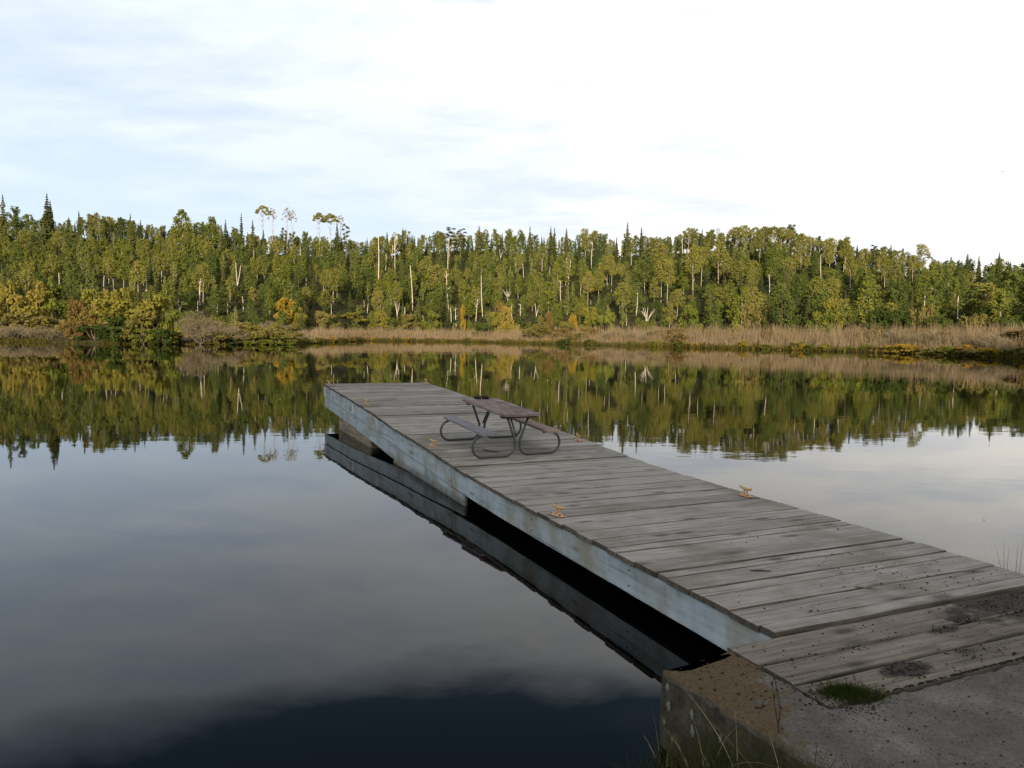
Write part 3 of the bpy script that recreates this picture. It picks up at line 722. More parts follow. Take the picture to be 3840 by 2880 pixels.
# forked dead stalk by the slab edge
r0 = ray(2924, 2790); zt_ = ZL - .06; b0 = CAM + r0 * ((zt_ - CAM_H) / r0[2])
stk = MB()
stk.tube([b0, b0 + np.array([-.012, .0, .10]), b0 + np.array([-.03, .01, .20]), b0 + np.array([-.05, .01, .33])], [.004, .0035, .003, .002], 6)
stk.tube([b0 + np.array([-.012, .0, .10]), b0 + np.array([0.0, .01, .18]), b0 + np.array([-.02, .02, .29]), b0 + np.array([-.035, .02, .36])], [.0033, .003, .0026, .0018], 6)
for q in ((-.05, .01, .33), (-.035, .02, .36), (-.035, .01, .26)):
    stk.tube([b0 + np.array(q) - np.array([0, 0, .012]), b0 + np.array(q), b0 + np.array(q) + np.array([0, 0, .014])], [.004, .007, .002], 6)
tag(stk.build('dead_stalk', M['dry_stem'], None, True), 'forked dead weed stalk standing at the edge of the concrete slab', 'weed')
# reeds behind the dock's near right corner
sp = []
for (n, s_, h, lx, ly, w) in ((1.232, 1.80, .62, -.16, .05, .003), (1.235, 1.76, .40, -.03, .0, .005), (1.24, 1.755, .38, .03, .03, .005), (1.25, 1.77, .48, .02, .06, .003), (1.26, 1.74, .50, .05, .02, .003), (1.25, 1.73, .30, -.10, .0, .003), (1.28, 1.74, .55, .0, .05, .003), (1.30, 1.75, .6, .06, .03, .003), (1.27, 1.78, .45, -.14, .02, .003), (1.29, 1.72, .35, .1, .0, .004), (1.245, 1.78, .33, .06, -.04, .004), (1.33, 1.76, .5, -.1, .05, .003)):
    p = to_world((n + .055) * U, (s_ + .01) * U, -.05); sp.append((p, h * .42 + ZL + .06, (lx * .8, ly), w))
V, F = blades(sp, 8)
tag(add('reeds', mesh_np('reeds', V, F, M['dry_stem'])), 'thin dry reeds rising behind the near right corner of the dock', 'reeds', kind='stuff')

# ------------------------------------------------------------------ TREE MESHES (unit height)
def cards(cent, size, nrm_bias=None, up=0.25, k_asp=(0.75, 1.3)):
    """leaf clumps: one irregular quad per centre"""
    n = len(cent); d = rng.normal(size=(n, 3))
    if nrm_bias is not None: d = d * 0.75 + nrm_bias * 1.0
    d[:, 2] += up; d /= np.linalg.norm(d, axis=1)[:, None]
    t = np.cross(d, rng.normal(size=(n, 3))); t /= np.linalg.norm(t, axis=1)[:, None] + 1e-9
    b = np.cross(d, t)
    s = (np.asarray(size) * rng.uniform(0.6, 1.35, n))[:, None]; asp = rng.uniform(*k_asp, n)[:, None]
    q = [cent + (t * asp * a + b / asp * c) * s * 0.5 * rng.uniform(.7, 1.25, (n, 1)) for a, c in ((-1, -.25), (.2, -1), (1, .3), (-.25, 1))]
    V = np.stack(q, 1).reshape(-1, 3); F = np.arange(4 * n).reshape(-1, 4)
    return V, F
def clumps(centres, radii, per, size, flat=0.75, shell=0.5):
    Cn = []; Nn = []
    for c, r, p in zip(centres, radii, per):
        d = rng.normal(size=(p, 3)); d /= np.linalg.norm(d, axis=1)[:, None]
        rr = (shell + (1 - shell) * rng.random(p)) ** 1.0
        Cn.append(np.array(c) + d * rr[:, None] * r * np.array([1, 1, flat])); Nn.append(d)
    return cards(np.vstack(Cn), np.full(sum(per), size), np.vstack(Nn))
def trunk_mesh(name, mat, r0, top, bend, limbs=(), n=6):
    mb = MB(); P = []
    ph = rnd.uniform(0, 6)
    for t in np.linspace(0, 1, 9): P.append((bend * math.sin(2.5 * t + ph) - bend * math.sin(ph), bend * math.cos(2.1 * t + ph) - bend * math.cos(ph), t * top - 0.02 * (t == 0)))
    mb.tube(P, [r0 * (1 - 0.8 * t) for t in np.linspace(0, 1, 9)], n)
    for (t0, dx, dy, dz, r) in limbs:
        i = min(7, int(t0 / max(top, .01) * 8)); p = Vector(P[i])
        mb.tube([p, p + Vector((dx * .5, dy * .5, dz * .35)), p + Vector((dx, dy, dz))], [r, r * .7, r * .3], 5)
    return mb.mesh(name, mat, True)
def birch(seed, mat, lo=0.2, wid=0.12, n=26, size=0.03, per=74, pointy=1.0):
    """ragged column of foliage: tufts on rising side branches, the top drawn out to a point"""
    cs = []; rs = []
    kx, ky = rng.uniform(-.02, .02, 2)
    for k in range(n):
        t = (k + rng.random()) / n; z = lo + (0.985 - lo) * t
        prof = min(1.0, (t + .12) / .32) ** .6 * max(.06, 1 - ((t - .3) / .72) ** 2 * pointy if t > .3 else 1)
        a = k * 2.4 + rng.random() * 1.2; rad = wid * prof * rng.uniform(.2, 1.15)
        cs.append((kx * t + rad * math.cos(a), ky * t + rad * math.sin(a), z + rng.uniform(-.02, .02))); rs.append(wid * prof * rng.uniform(.32, .62) + 0.013)
    return clumps(cs, rs, [int(per * rng.uniform(.5, 1.2)) for _ in cs], size, flat=1.25, shell=.25)
def spruce(seed, layers=24, wid=0.19, lo=0.05, droop=0.35, gaps=0.0):
    V = []; F = []
    for k in range(layers):
        t = k / (layers - 1); z = lo + (0.985 - lo) * t ** 0.92
        Rr = wid * (1 - t) ** 0.9 * rng.uniform(.72, 1.12) + 0.010
        nb = max(5, int(12 * (1 - 0.5 * t)))
        for b in range(nb):
            if rng.random() < gaps: continue
            a = 2 * math.pi * (b + rng.random() * .7) / nb + k; L = Rr * rng.uniform(.6, 1.2)
            ca, sa = math.cos(a), math.sin(a); w = (0.014 + 0.36 * L) * rng.uniform(.7, 1.2)
            pts = [(0, z + .006), (0.55 * L, z - droop * .35 * L), (L, z - droop * L * rng.uniform(.5, 1.1))]
            ws = [w * .6, w, w * .25]; o = len(V)
            for (rr, zz), ww in zip(pts, ws):
                V.append((rr * ca - ww * sa * .5, rr * sa + ww * ca * .5, zz - ww * .3)); V.append((rr * ca, rr * sa, zz + ww * .12)); V.append((rr * ca + ww * sa * .5, rr * sa - ww * ca * .5, zz - ww * .3))
            for i in range(2):
                for j in range(2): F.append((o+3*i+j, o+3*i+j+1, o+3*i+j+4, o+3*i+j+3))
            for h in range(3):                       # hanging sprays
                rr = L * rng.uniform(.25, 1.0); o = len(V); hw = w * rng.uniform(.3, .6); zz = z - droop * rr * .6; hh = (0.012 + .3 * w) * rng.uniform(.8, 1.8); tw = rng.uniform(-.8, .8)
                cx, sx = math.cos(a + tw), math.sin(a + tw)
                V += [(rr*ca - hw*sx, rr*sa + hw*cx, zz), (rr*ca + hw*sx, rr*sa - hw*cx, zz), (rr*ca*1.03 + hw*.5*sx, rr*sa*1.03 - hw*.5*cx, zz - hh), (rr*ca*1.03 - hw*.5*sx, rr*sa*1.03 + hw*.5*cx, zz - hh)]
                F.append((o, o+1, o+2, o+3))
    for q in range(4):
        a = q * .8; o = len(V); c, d = .008 * math.cos(a), .008 * math.sin(a)
        V += [(-c, -d, .93), (c, d, .93), (c * .3, d * .3, 1.0), (-c * .3, -d * .3, 1.0)]; F.append((o, o+1, o+2, o+3))
    return np.array(V), np.array(F)
def dome(seed, wid=0.2, base=0.74, n=18, size=0.022, per=70, thin=0.55):
    cs = []; rs = []
    for k in range(n):
        a = k * 2.4; q = math.sqrt((k + .5) / n); x = wid * q * math.cos(a); y = wid * q * math.sin(a)
        cs.append((x, y, base + (0.95 - base) * (1 - q * q * .8) + rng.uniform(-.02, .01))); rs.append(wid * rng.uniform(.2, .34))
    return clumps(cs, rs, [int(per * rng.uniform(.6, 1.3)) for _ in cs], size, flat=thin, shell=.3)
def pine_crown(seed):
    cs = []; rs = []
    for k in range(16):
        t = k / 15; z = .38 + .6 * t; a = k * 2.2 + rng.random(); q = .22 * (1 - t * .55) * rng.uniform(.3, 1)
        cs.append((q * math.cos(a), q * math.sin(a), z)); rs.append(.10 * (1.1 - .5 * t))
    return clumps(cs, rs, [60] * 16, .03, flat=.4, shell=.3)
def bush(seed, n=16, size=0.075, per=90, spread=.5):
    cs = []; rs = []
    for k in range(n):
        z = rng.uniform(.1, .85); q = spread * math.sin(math.pi * min(.98, z * .75 + .25)) ** .8 * math.sqrt(rng.random()); a = rng.uniform(0, 6.283)
        cs.append((q * math.cos(a), q * math.sin(a), z)); rs.append(rng.uniform(.11, .2))
    return clumps(cs, rs, [per] * n, size, flat=.8)
def twig_bush(seed, n=1500):
    """bare brush: short fine twigs filling a rounded, uneven crown"""
    V = []; F = []
    cs = [(rng.uniform(-.32, .32), rng.uniform(-.32, .32), rng.uniform(.3, .75), rng.uniform(.18, .3)) for _ in range(9)]
    for k in range(n):
        cx, cy, cz, r = cs[k % 9]; d = rng.normal(size=3); d /= np.linalg.norm(d)
        p = np.array([cx, cy, cz]) + d * r * rng.random() ** .5; p[2] = max(p[2], .04)
        dr = np.array([cx * .8, cy * .8, .55]) + rng.normal(0, .38, 3); dr /= np.linalg.norm(dr); L = rng.uniform(.07, .2)
        w = np.cross(dr, rng.normal(size=3)); w *= .0055 / (np.linalg.norm(w) + 1e-9); o = len(V)
        V += [p - w, p + w, p + dr * L + w * .4, p + dr * L - w * .4]; F.append((o, o+1, o+2, o+3))
    return np.array(V), np.array(F)
def variant(prefix, crown, leafmat, trunk):
    V, F = crown
    return (mesh_np(prefix + '_crown', V, F, leafmat), trunk)
VAR = {}
VAR['birch'] = [variant('birch', birch(i, None, lo=rnd.uniform(.12, .3), wid=rnd.uniform(.11, .165), n=rnd.randint(26, 34), pointy=rnd.uniform(.55, .95)), M['leaf_birch'],
                trunk_mesh('birch_trunk', M['bark_white'], .0075, .9, .012, [(.4 + .1 * j, .09 * math.cos(j * 2.2), .09 * math.sin(j * 2.2), .12, .005) for j in range(4)])) for i in range(7)]
VAR['aspen'] = [variant('aspen', birch(i, None, lo=rnd.uniform(.28, .42), wid=rnd.uniform(.14, .2), n=rnd.randint(26, 32), pointy=rnd.uniform(.35, .6)), M['leaf_aspen'],
                trunk_mesh('aspen_trunk', M['bark_white'], .008, .88, .014, [(.5 + .08 * j, .12 * math.cos(j * 2.1), .12 * math.sin(j * 2.1), .13, .006) for j in range(5)])) for i in range(6)]
VAR['poplar'] = [variant('poplar', birch(i, None, lo=.08, wid=rnd.uniform(.14, .2), n=32, pointy=rnd.uniform(.45, .85)), M['leaf_poplar'],
                trunk_mesh('poplar_trunk', M['bark_brown'], .012, .88, .01)) for i in range(6)]
VAR['young_birch'] = [variant('young_birch', birch(i, None, lo=.1, wid=rnd.uniform(.09, .12), n=24), M['leaf_young'],
                trunk_mesh('birch_trunk', M['bark_white'], .007, .9, .012)) for i in range(4)]
VAR['stem_birch'] = [variant('stem_birch', birch(i, None, lo=rnd.uniform(.46, .55), wid=rnd.uniform(.14, .19), n=26, pointy=.6), M['leaf_aspen'],
                trunk_mesh('aspen_trunk', M['bark_white'], .0085, .88, .014, [(.5 + .08 * j, .12 * math.cos(j * 2.1), .12 * math.sin(j * 2.1), .13, .005) for j in range(5)])) for i in range(4)]
VAR['fir'] = [variant('fir', spruce(i, layers=rnd.randint(22, 28), wid=rnd.uniform(.13, .17), gaps=.05), M['needle_fir'],
                trunk_mesh('fir_trunk', M['bark_brown'], .010, .97, .003)) for i in range(4)]
VAR['spruce'] = [variant('spruce', spruce(i, layers=rnd.randint(20, 28), wid=rnd.uniform(.15, .21), gaps=rnd.uniform(0, .15)), M['needle'],
                trunk_mesh('spruce_trunk', M['bark_brown'], .011, .97, .004)) for i in range(6)]
VAR['thin_spruce'] = [variant('thin_spruce', spruce(i, layers=24, wid=rnd.uniform(.12, .16), gaps=.05), M['needle'],
                trunk_mesh('spruce_trunk', M['bark_brown'], .009, .97, .003)) for i in range(3)]
VAR['brown_spruce'] = [variant('brown_spruce', spruce(i, layers=20, wid=.17, gaps=.45, droop=.2), M['needle_brown'],
                trunk_mesh('spruce_trunk', M['bark_brown'], .011, .97, .004)) for i in range(2)]
VAR['tall_aspen'] = [variant('tall_aspen', dome(i, wid=rnd.uniform(.14, .2), base=rnd.uniform(.7, .78)), M['leaf_aspen'],
                trunk_mesh('aspen_trunk', M['bark_grey'], .0105, .84, .012, [(.55 + .06 * j, .12 * math.cos(j * 2.4), .12 * math.sin(j * 2.4), .2, .0045) for j in range(9)])) for i in range(4)]
VAR['grove_aspen'] = [variant('grove_aspen', dome(i, wid=rnd.uniform(.19, .25), base=rnd.uniform(.56, .62), n=30, per=64, thin=.75), M['leaf_aspen'],
                trunk_mesh('aspen_trunk', M['bark_white'], .0085, .84, .012, [(.45 + .07 * j, .14 * math.cos(j * 2.4), .14 * math.sin(j * 2.4), .2, .0045) for j in range(6)])) for i in range(4)]
VAR['thin_aspen'] = [variant('thin_aspen', dome(i, wid=.115, base=.68, n=14, per=20, size=.018, thin=.7), M['leaf_pale'],
                trunk_mesh('aspen_trunk', M['bark_grey'], .0105, .9, .012, [(.5 + .06 * j, .085 * math.cos(j * 2.4), .085 * math.sin(j * 2.4), .24, .0035) for j in range(9)])) for i in range(3)]
VAR['pine'] = [variant('pine', pine_crown(i), M['needle'], trunk_mesh('pine_trunk', M['bark_brown'], .012, .93, .01, [(.4 + .1 * j, .14 * math.cos(j * 2.4), .14 * math.sin(j * 2.4), .05, .005) for j in range(5)])) for i in range(2)]
for nm, mk in (('orange', 'leaf_orange'), ('yellow', 'leaf_yellow'), ('olive', 'leaf_olive'), ('rust', 'leaf_rust'), ('dark', 'leaf_dark'), ('gold', 'leaf_gold'), ('green', 'leaf_birch')):
    VAR['bush_' + nm] = [variant(nm + '_bush', bush(i, n=rnd.randint(14, 20)), M[mk], trunk_mesh('bush_stem', M['bark_brown'], .02, .6, .05, [(.1, .25 * math.cos(j * 2.1), .25 * math.sin(j * 2.1), .5, .012) for j in range(5)])) for i in range(2)]
VAR['bush_twig'] = [variant('twig_bush', twig_bush(i), M['twig'], trunk_mesh('bush_stem', M['bark_brown'], .016, .45, .04, [(.05, .28 * math.cos(j * 1.7), .28 * math.sin(j * 1.7), .5, .01) for j in range(6)])) for i in range(2)]

def put(kind, x, y, z, h, w=None, name=None, label=None, cat='tree', group=None, rz=None, lean=0.0, var=None, parts=('crown', 'trunk')):
    cm, tmn = VAR[kind][rnd.randrange(len(VAR[kind])) if var is None else var]
    o = empty(name or kind, (x, y, z), rnd.uniform(0, 6.283) if rz is None else rz)
    o.scale = (w or h, w or h, h)
    if lean: o.rotation_euler[0] = lean
    add(parts[0], cm, o); add(parts[1], tmn, o); tag(o, label, cat, group); return o

# ------------------------------------------------------------------ the far shore
def ground_hit(px, py, lo=100, hi=460):
    """distance at which the sight line through a surveyed point meets the hillside"""
    r = ray(px, py)
    Y = np.linspace(lo, hi, 720); Pn = CAM[None, :] + r[None, :] * (Y / r[1])[:, None]
    below = Pn[:, 2] <= terrain(Pn[:, 0], Pn[:, 1])
    i = np.argmax(below); return Y[i] if below.any() else None

keep = []            # (x0, x1, y0, y1, depth): sight lines to trunks that the photo shows uncovered
# --- white dead trunks: photo column, top row, bottom row (full resolution), style
SN = []
def sn(ox, oy, k, L):
    for t in L: SN.append((ox + t[0] * k, oy + t[1] * k, oy + t[2] * k, t[3] if len(t) > 3 else 0))
sn(0, 650, .452, [(487, 825, 970), (862, 845, 940), (1210, 850, 985), (940, 875, 980), (1660, 875, 1075, 1), (1968, 740, 965, 2), (1490, 1050, 1140, 2), (1640, 1055, 1130), (1885, 1060, 1140), (2018, 1020, 1120), (1803, 1080, 1160)])
sn(900, 650, .452, [(1205, 670, 810), (1432, 760, 1110), (1732, 810, 1110, 1), (202, 775, 860, 2), (545, 870, 930), (1057, 1080, 1170), (1030, 1050, 1100), (1305, 1060, 1180, 2), (1375, 1110, 1215), (1520, 1175, 1230), (1752, 1110, 1230), (1795, 1110, 1250, 1), (1955, 1040, 1220, 1), (1145, 520, 610), (1262, 600, 690), (500, 600, 680), (110, 640, 710), (2160, 630, 700, 2), (775, 1010, 1060), (757, 1080, 1150), (2015, 850, 1180), (1285, 540, 800, 1), (1725, 540, 800, 1)])
sn(1900, 650, .452, [(80, 700, 830), (138, 750, 860), (290, 710, 830), (360, 775, 830), (512, 700, 910, 2), (450, 890, 1050, 1), (612, 925, 1000), (693, 1055, 1115), (703, 570, 770, 1), (835, 830, 930), (990, 1175, 1250), (1075, 990, 1160), (1147, 910, 970), (1030, 680, 750), (945, 590, 690), (1165, 1100, 1235, 3), (245, 1080, 1180, 2), (118, 1085, 1190, 1), (45, 1080, 1190), (1460, 500, 690, 1), (15, 950, 1050, 3)])
sn(2840, 650, .452, [(1665, 1020, 1250), (100, 840, 1000), (1575, 910, 1050), (530, 680, 880), (1365, 950, 1230)])
nSN = len(SN)
pos_words = lambda px: ('far left' if px < 700 else 'left of centre' if px < 1500 else 'centre' if px < 2200 else 'right of centre' if px < 2950 else 'far right')
def snag_mesh(style, seed):
    rr = random.Random(seed); mb = MB(); b = rr.uniform(-.03, .03)
    P = [(b * math.sin(3 * t), .4 * b * t, t) for t in np.linspace(0, 1, 7)]
    if style == 2:
        mb.tube([(0, 0, 0), (0, 0, .2), (-.02, 0, .4), (-.07, 0, .75), (-.10, 0, 1.0)], [.02, .019, .016, .012, .01], 6)
        mb.tube([(0, 0, .2), (.04, 0, .4), (.09, .01, .65), (.13, .01, .92)], [.016, .014, .012, .008], 6)
    elif style == 3:
        for k in range(7):
            a = rr.uniform(-.3, .3); mb.tube([(0.02 * k - .06, 0, 0), (a * .25, rr.uniform(-.1, .1), .4), (a, rr.uniform(-.2, .2), rr.uniform(.7, 1.0))], [.02, .013, .006], 5)
    else:
        mb.tube(P, [.018, .017, .016, .015, .014, .012, .009], 6)
        if style == 1:
            for k in range(4):
                t = rr.uniform(.4, .95); a = rr.choice([-1, 1]) * rr.uniform(.06, .16)
                mb.tube([(b * math.sin(3 * t), 0, t), (a * .6, 0, t + .05), (a, .02, t + rr.uniform(.08, .16))], [.009, .006, .003], 5)
    return mb.mesh('snag', M['bark_snag'], True)
SNM = {s_: [snag_mesh(s_, 31 * s_ + k) for k in range(3)] for s_ in range(4)}
slab = {0: 'bare white dead trunk with a broken top', 1: 'white dead trunk with short bare limbs', 2: 'forked white dead trunk', 3: 'spray of bare white dead limbs'}
for i, (px, y0, y1, st) in enumerate(SN):
    D = ground_hit(px, y1 + 12) or 300
    D = max(D, 150)
    b = at_depth(px, y1 + 10, D); t = at_depth(px, y0, D); zb = min(float(terrain(b[0], b[1])), b[2])
    h = t[2] - zb
    o = add('snag', SNM[st][i % 3]); o.location = (b[0], b[1], zb); w = h * (1.0 if st > 1 else 1.0)
    wr = max(0.6, min(1.3, 7.0 / h)); o.scale = (w * wr, w * wr, h); o.rotation_euler = (rnd.uniform(-.03, .03), rnd.uniform(-.07, .07), 0)
    ht = 'low on the slope' if y1 > 1150 else 'halfway up the slope' if y1 > 1000 else 'high on the slope'
    tag(o, f"{slab[st]} {ht}, {pos_words(px)}", 'dead tree', 'white dead trunks standing in the forest')
    keep.append((px - 7, px + 7, y0, y1, D))

# --- emergent trees that stand out on the skyline or front (display column, top row, distance, kind, width factor, label)
def special(xd, yt, D, kind, wf, label, cat, group=None, hmin=None, ybase=None, lean=0, name=None):
    px, py = xd * DK, yt * DK
    t = at_depth(px, py, D); zg = float(terrain(t[0], t[1])); h = t[2] - zg
    put(kind, t[0], t[1], zg - .1, h, h * wf, name, label, cat, group, lean=lean)
    keep.append((px - 10 * wf, px + 10 * wf, py, py + (55 if group == GR else 100), D))
SKY = 'trees standing above the skyline'; GR = 'grove of flat-crowned aspens on the right skyline'
special(5, 419, 330, 'spruce', .8, 'tall dark spruce at the left edge of the skyline', 'spruce', SKY)
special(101, 417, 330, 'spruce', .95, 'tallest broad spruce on the left skyline', 'spruce', SKY)
special(108, 432, 334, 'spruce', .9, 'second spruce just behind the tallest left spruce', 'spruce', SKY)
special(32, 446, 345, 'poplar', 1.1, 'round dark broadleaf between the two tall left spruces', 'tree', SKY)
special(170, 454, 340, 'spruce', .7, 'small pointed spruce right of the tallest left spruce', 'spruce', SKY)
special(210, 460, 345, 'aspen', .9, 'rounded aspen on the left skyline beside a small spruce', 'aspen', SKY)
special(281, 460, 350, 'spruce', .75, 'twin pointed spruce on the left skyline', 'spruce', SKY)
special(393, 450, 340, 'birch', 1.25, 'tall egg-shaped grey-green tree standing clear on the left skyline', 'tree', SKY)
special(458, 467, 350, 'birch', 1.2, 'pale green broad tree left of a sharp spruce on the skyline', 'tree', SKY)
special(487, 473, 352, 'spruce', .8, 'small spruce between the pale broad tree and the sharp tall spruce', 'spruce', SKY)
special(521, 459, 350, 'spruce', .72, 'sharp tall spruce left of the bare-stemmed aspens', 'spruce', SKY)
special(546, 474, 352, 'spruce', .8, 'short dark spruce beside the sharp tall spruce', 'spruce', SKY)
ASP = 'bare-stemmed aspens above the skyline'
for xd, yt, k, lab in ((568, 439, 'tall_aspen', 'leftmost tall aspen with an umbrella crown on a bare stem'), (588, 444, 'thin_aspen', 'thin aspen leaning right beside the leftmost umbrella aspen'), (619, 444, 'thin_aspen', 'sparse thin aspen, left of a pair, above the skyline'),
                       (631, 449, 'thin_aspen', 'sparse thin aspen, right of a pair, above the skyline'), (690, 455, 'tall_aspen', 'golden-topped tall aspen left of three close together'), (713, 457, 'tall_aspen', 'green-topped tall aspen, middle of three close together'), (735, 459, 'thin_aspen', 'nearly bare tall aspen, right of three close together')):
    special(xd, yt, 372, k, .82, lab, 'aspen', ASP)
special(612, 492, 362, 'pine', .8, 'bushy pine under the pair of sparse aspens', 'pine', SKY)
special(728, 484, 366, 'spruce', 1.1, 'dense brown-green spruce behind the three close aspens', 'spruce', SKY)
special(748, 484, 368, 'pine', .7, 'green pine right of the three close aspens', 'pine', SKY)
special(853, 497, 355, 'thin_aspen', 1.0, 'white-stemmed bent birch on the skyline left of centre', 'birch', SKY)
special(972, 490, 368, 'pine', 1.25, 'flat-topped dark pine at the middle of the skyline', 'pine', SKY)
special(996, 493, 372, 'pine', 1.2, 'second flat-topped dark pine at the middle of the skyline', 'pine', SKY)
for xd, yt, lab in ((870, 492, 'first'), (1035, 486, 'second'), (1145, 488, 'third'), (1190, 488, 'fourth'), (1198, 491, 'fifth'), (1224, 491, 'sixth')):
    special(xd, yt, 372, 'thin_spruce', 1.0, f'slim dark spruce spire on the middle skyline, {lab} from the left', 'spruce', 'slim spruce spires on the middle skyline')
special(1356, 479, 362, 'thin_spruce', 1.0, 'tallest slim spruce right of the middle of the skyline', 'spruce', SKY)
special(1386, 490, 362, 'thin_spruce', 1.1, 'slim spruce right of the tallest slim spruce', 'spruce', SKY)
special(1265, 494, 365, 'aspen', .9, 'round-topped aspen on the skyline left of the tall slim spruce', 'aspen', SKY)
special(1488, 487, 345, 'thin_aspen', 1.1, 'half-bare pale aspen left of the big aspen grove', 'aspen', SKY)
special(1552, 490, 340, 'thin_aspen', .9, 'thin brownish aspen at the left edge of the aspen grove', 'aspen', SKY)
GR = 'grove of flat-crowned aspens on the right skyline'
for i, (xd, yt, wf) in enumerate(((1590, 487, 1.2), (1608, 484, 1.25), (1632, 488, 1.1), (1652, 487, 1.2), (1672, 486, 1.25), (1690, 488, 1.2), (1706, 495, 1.1), (1733, 503, 1.2), (1752, 509, 1.1), (1772, 516, 1.0))):
    special(xd, yt, 318 + 6 * (i % 4), 'grove_aspen', wf * .95, 'flat-crowned aspen with a white stem in the grove on the right skyline', 'aspen', GR)
for xd, yt, k, wf, lab in ((1795, 514, 'aspen', 1.0, 'broad aspen just right of the aspen grove'), (1825, 516, 'aspen', 1.2, 'broad tall aspen on the sloping right skyline'), (1890, 528, 'pine', .9, 'pine on the falling right skyline'), (1925, 527, 'spruce', .9, 'dark spruce on the falling right skyline'), (1990, 528, 'aspen', 1.2, 'round tree on the falling right skyline'), (2115, 552, 'thin_spruce', 1.0, 'tiny spruce spire near the right end of the skyline')):
    special(xd, yt, 290 if xd < 2000 else 275, k, wf, lab, 'tree', SKY)
# live white-stemmed trees whose trunks show
WB = 'white-stemmed birches on the slope'
for (ox, oy, k, x, y0, y1) in ((0, 650, .452, 395, 330, 560), (1900, 650, .452, 868, 690, 960), (1900, 650, .452, 1280, 700, 1060), (1900, 650, .452, 1330, 720, 1080), (1900, 650, .452, 1545, 600, 1010), (1900, 650, .452, 1612, 610, 920), (1900, 650, .452, 1755, 560, 910),
                              (2840, 650, .452, 360, 500, 800), (2840, 650, .452, 770, 690, 970), (2840, 650, .452, 725, 530, 820), (2840, 650, .452, 1055, 690, 970), (2840, 650, .452, 1285, 680, 900), (2840, 650, .452, 15, 480, 740), (900, 650, .452, 770, 1010, 1080), (900, 650, .452, 1305, 900, 1180)):
    px = ox + x * k; D = ground_hit(px, oy + y1 * k + 12) or 320; b = at_depth(px, oy + y1 * k + 10, D); t = at_depth(px, oy + y0 * k, D); zb = min(b[2], float(terrain(b[0], b[1])))
    put('stem_birch', b[0], b[1], zb, t[2] - zb, (t[2] - zb) * .85, 'birch', f"birch with a long bare white trunk, {'high' if oy + y1 * k < 1000 else 'low'} on the {pos_words(px)} slope", 'birch', WB)
    keep.append((px - 9, px + 9, oy + y0 * k + (y1 - y0) * k * .45, oy + y1 * k, D))

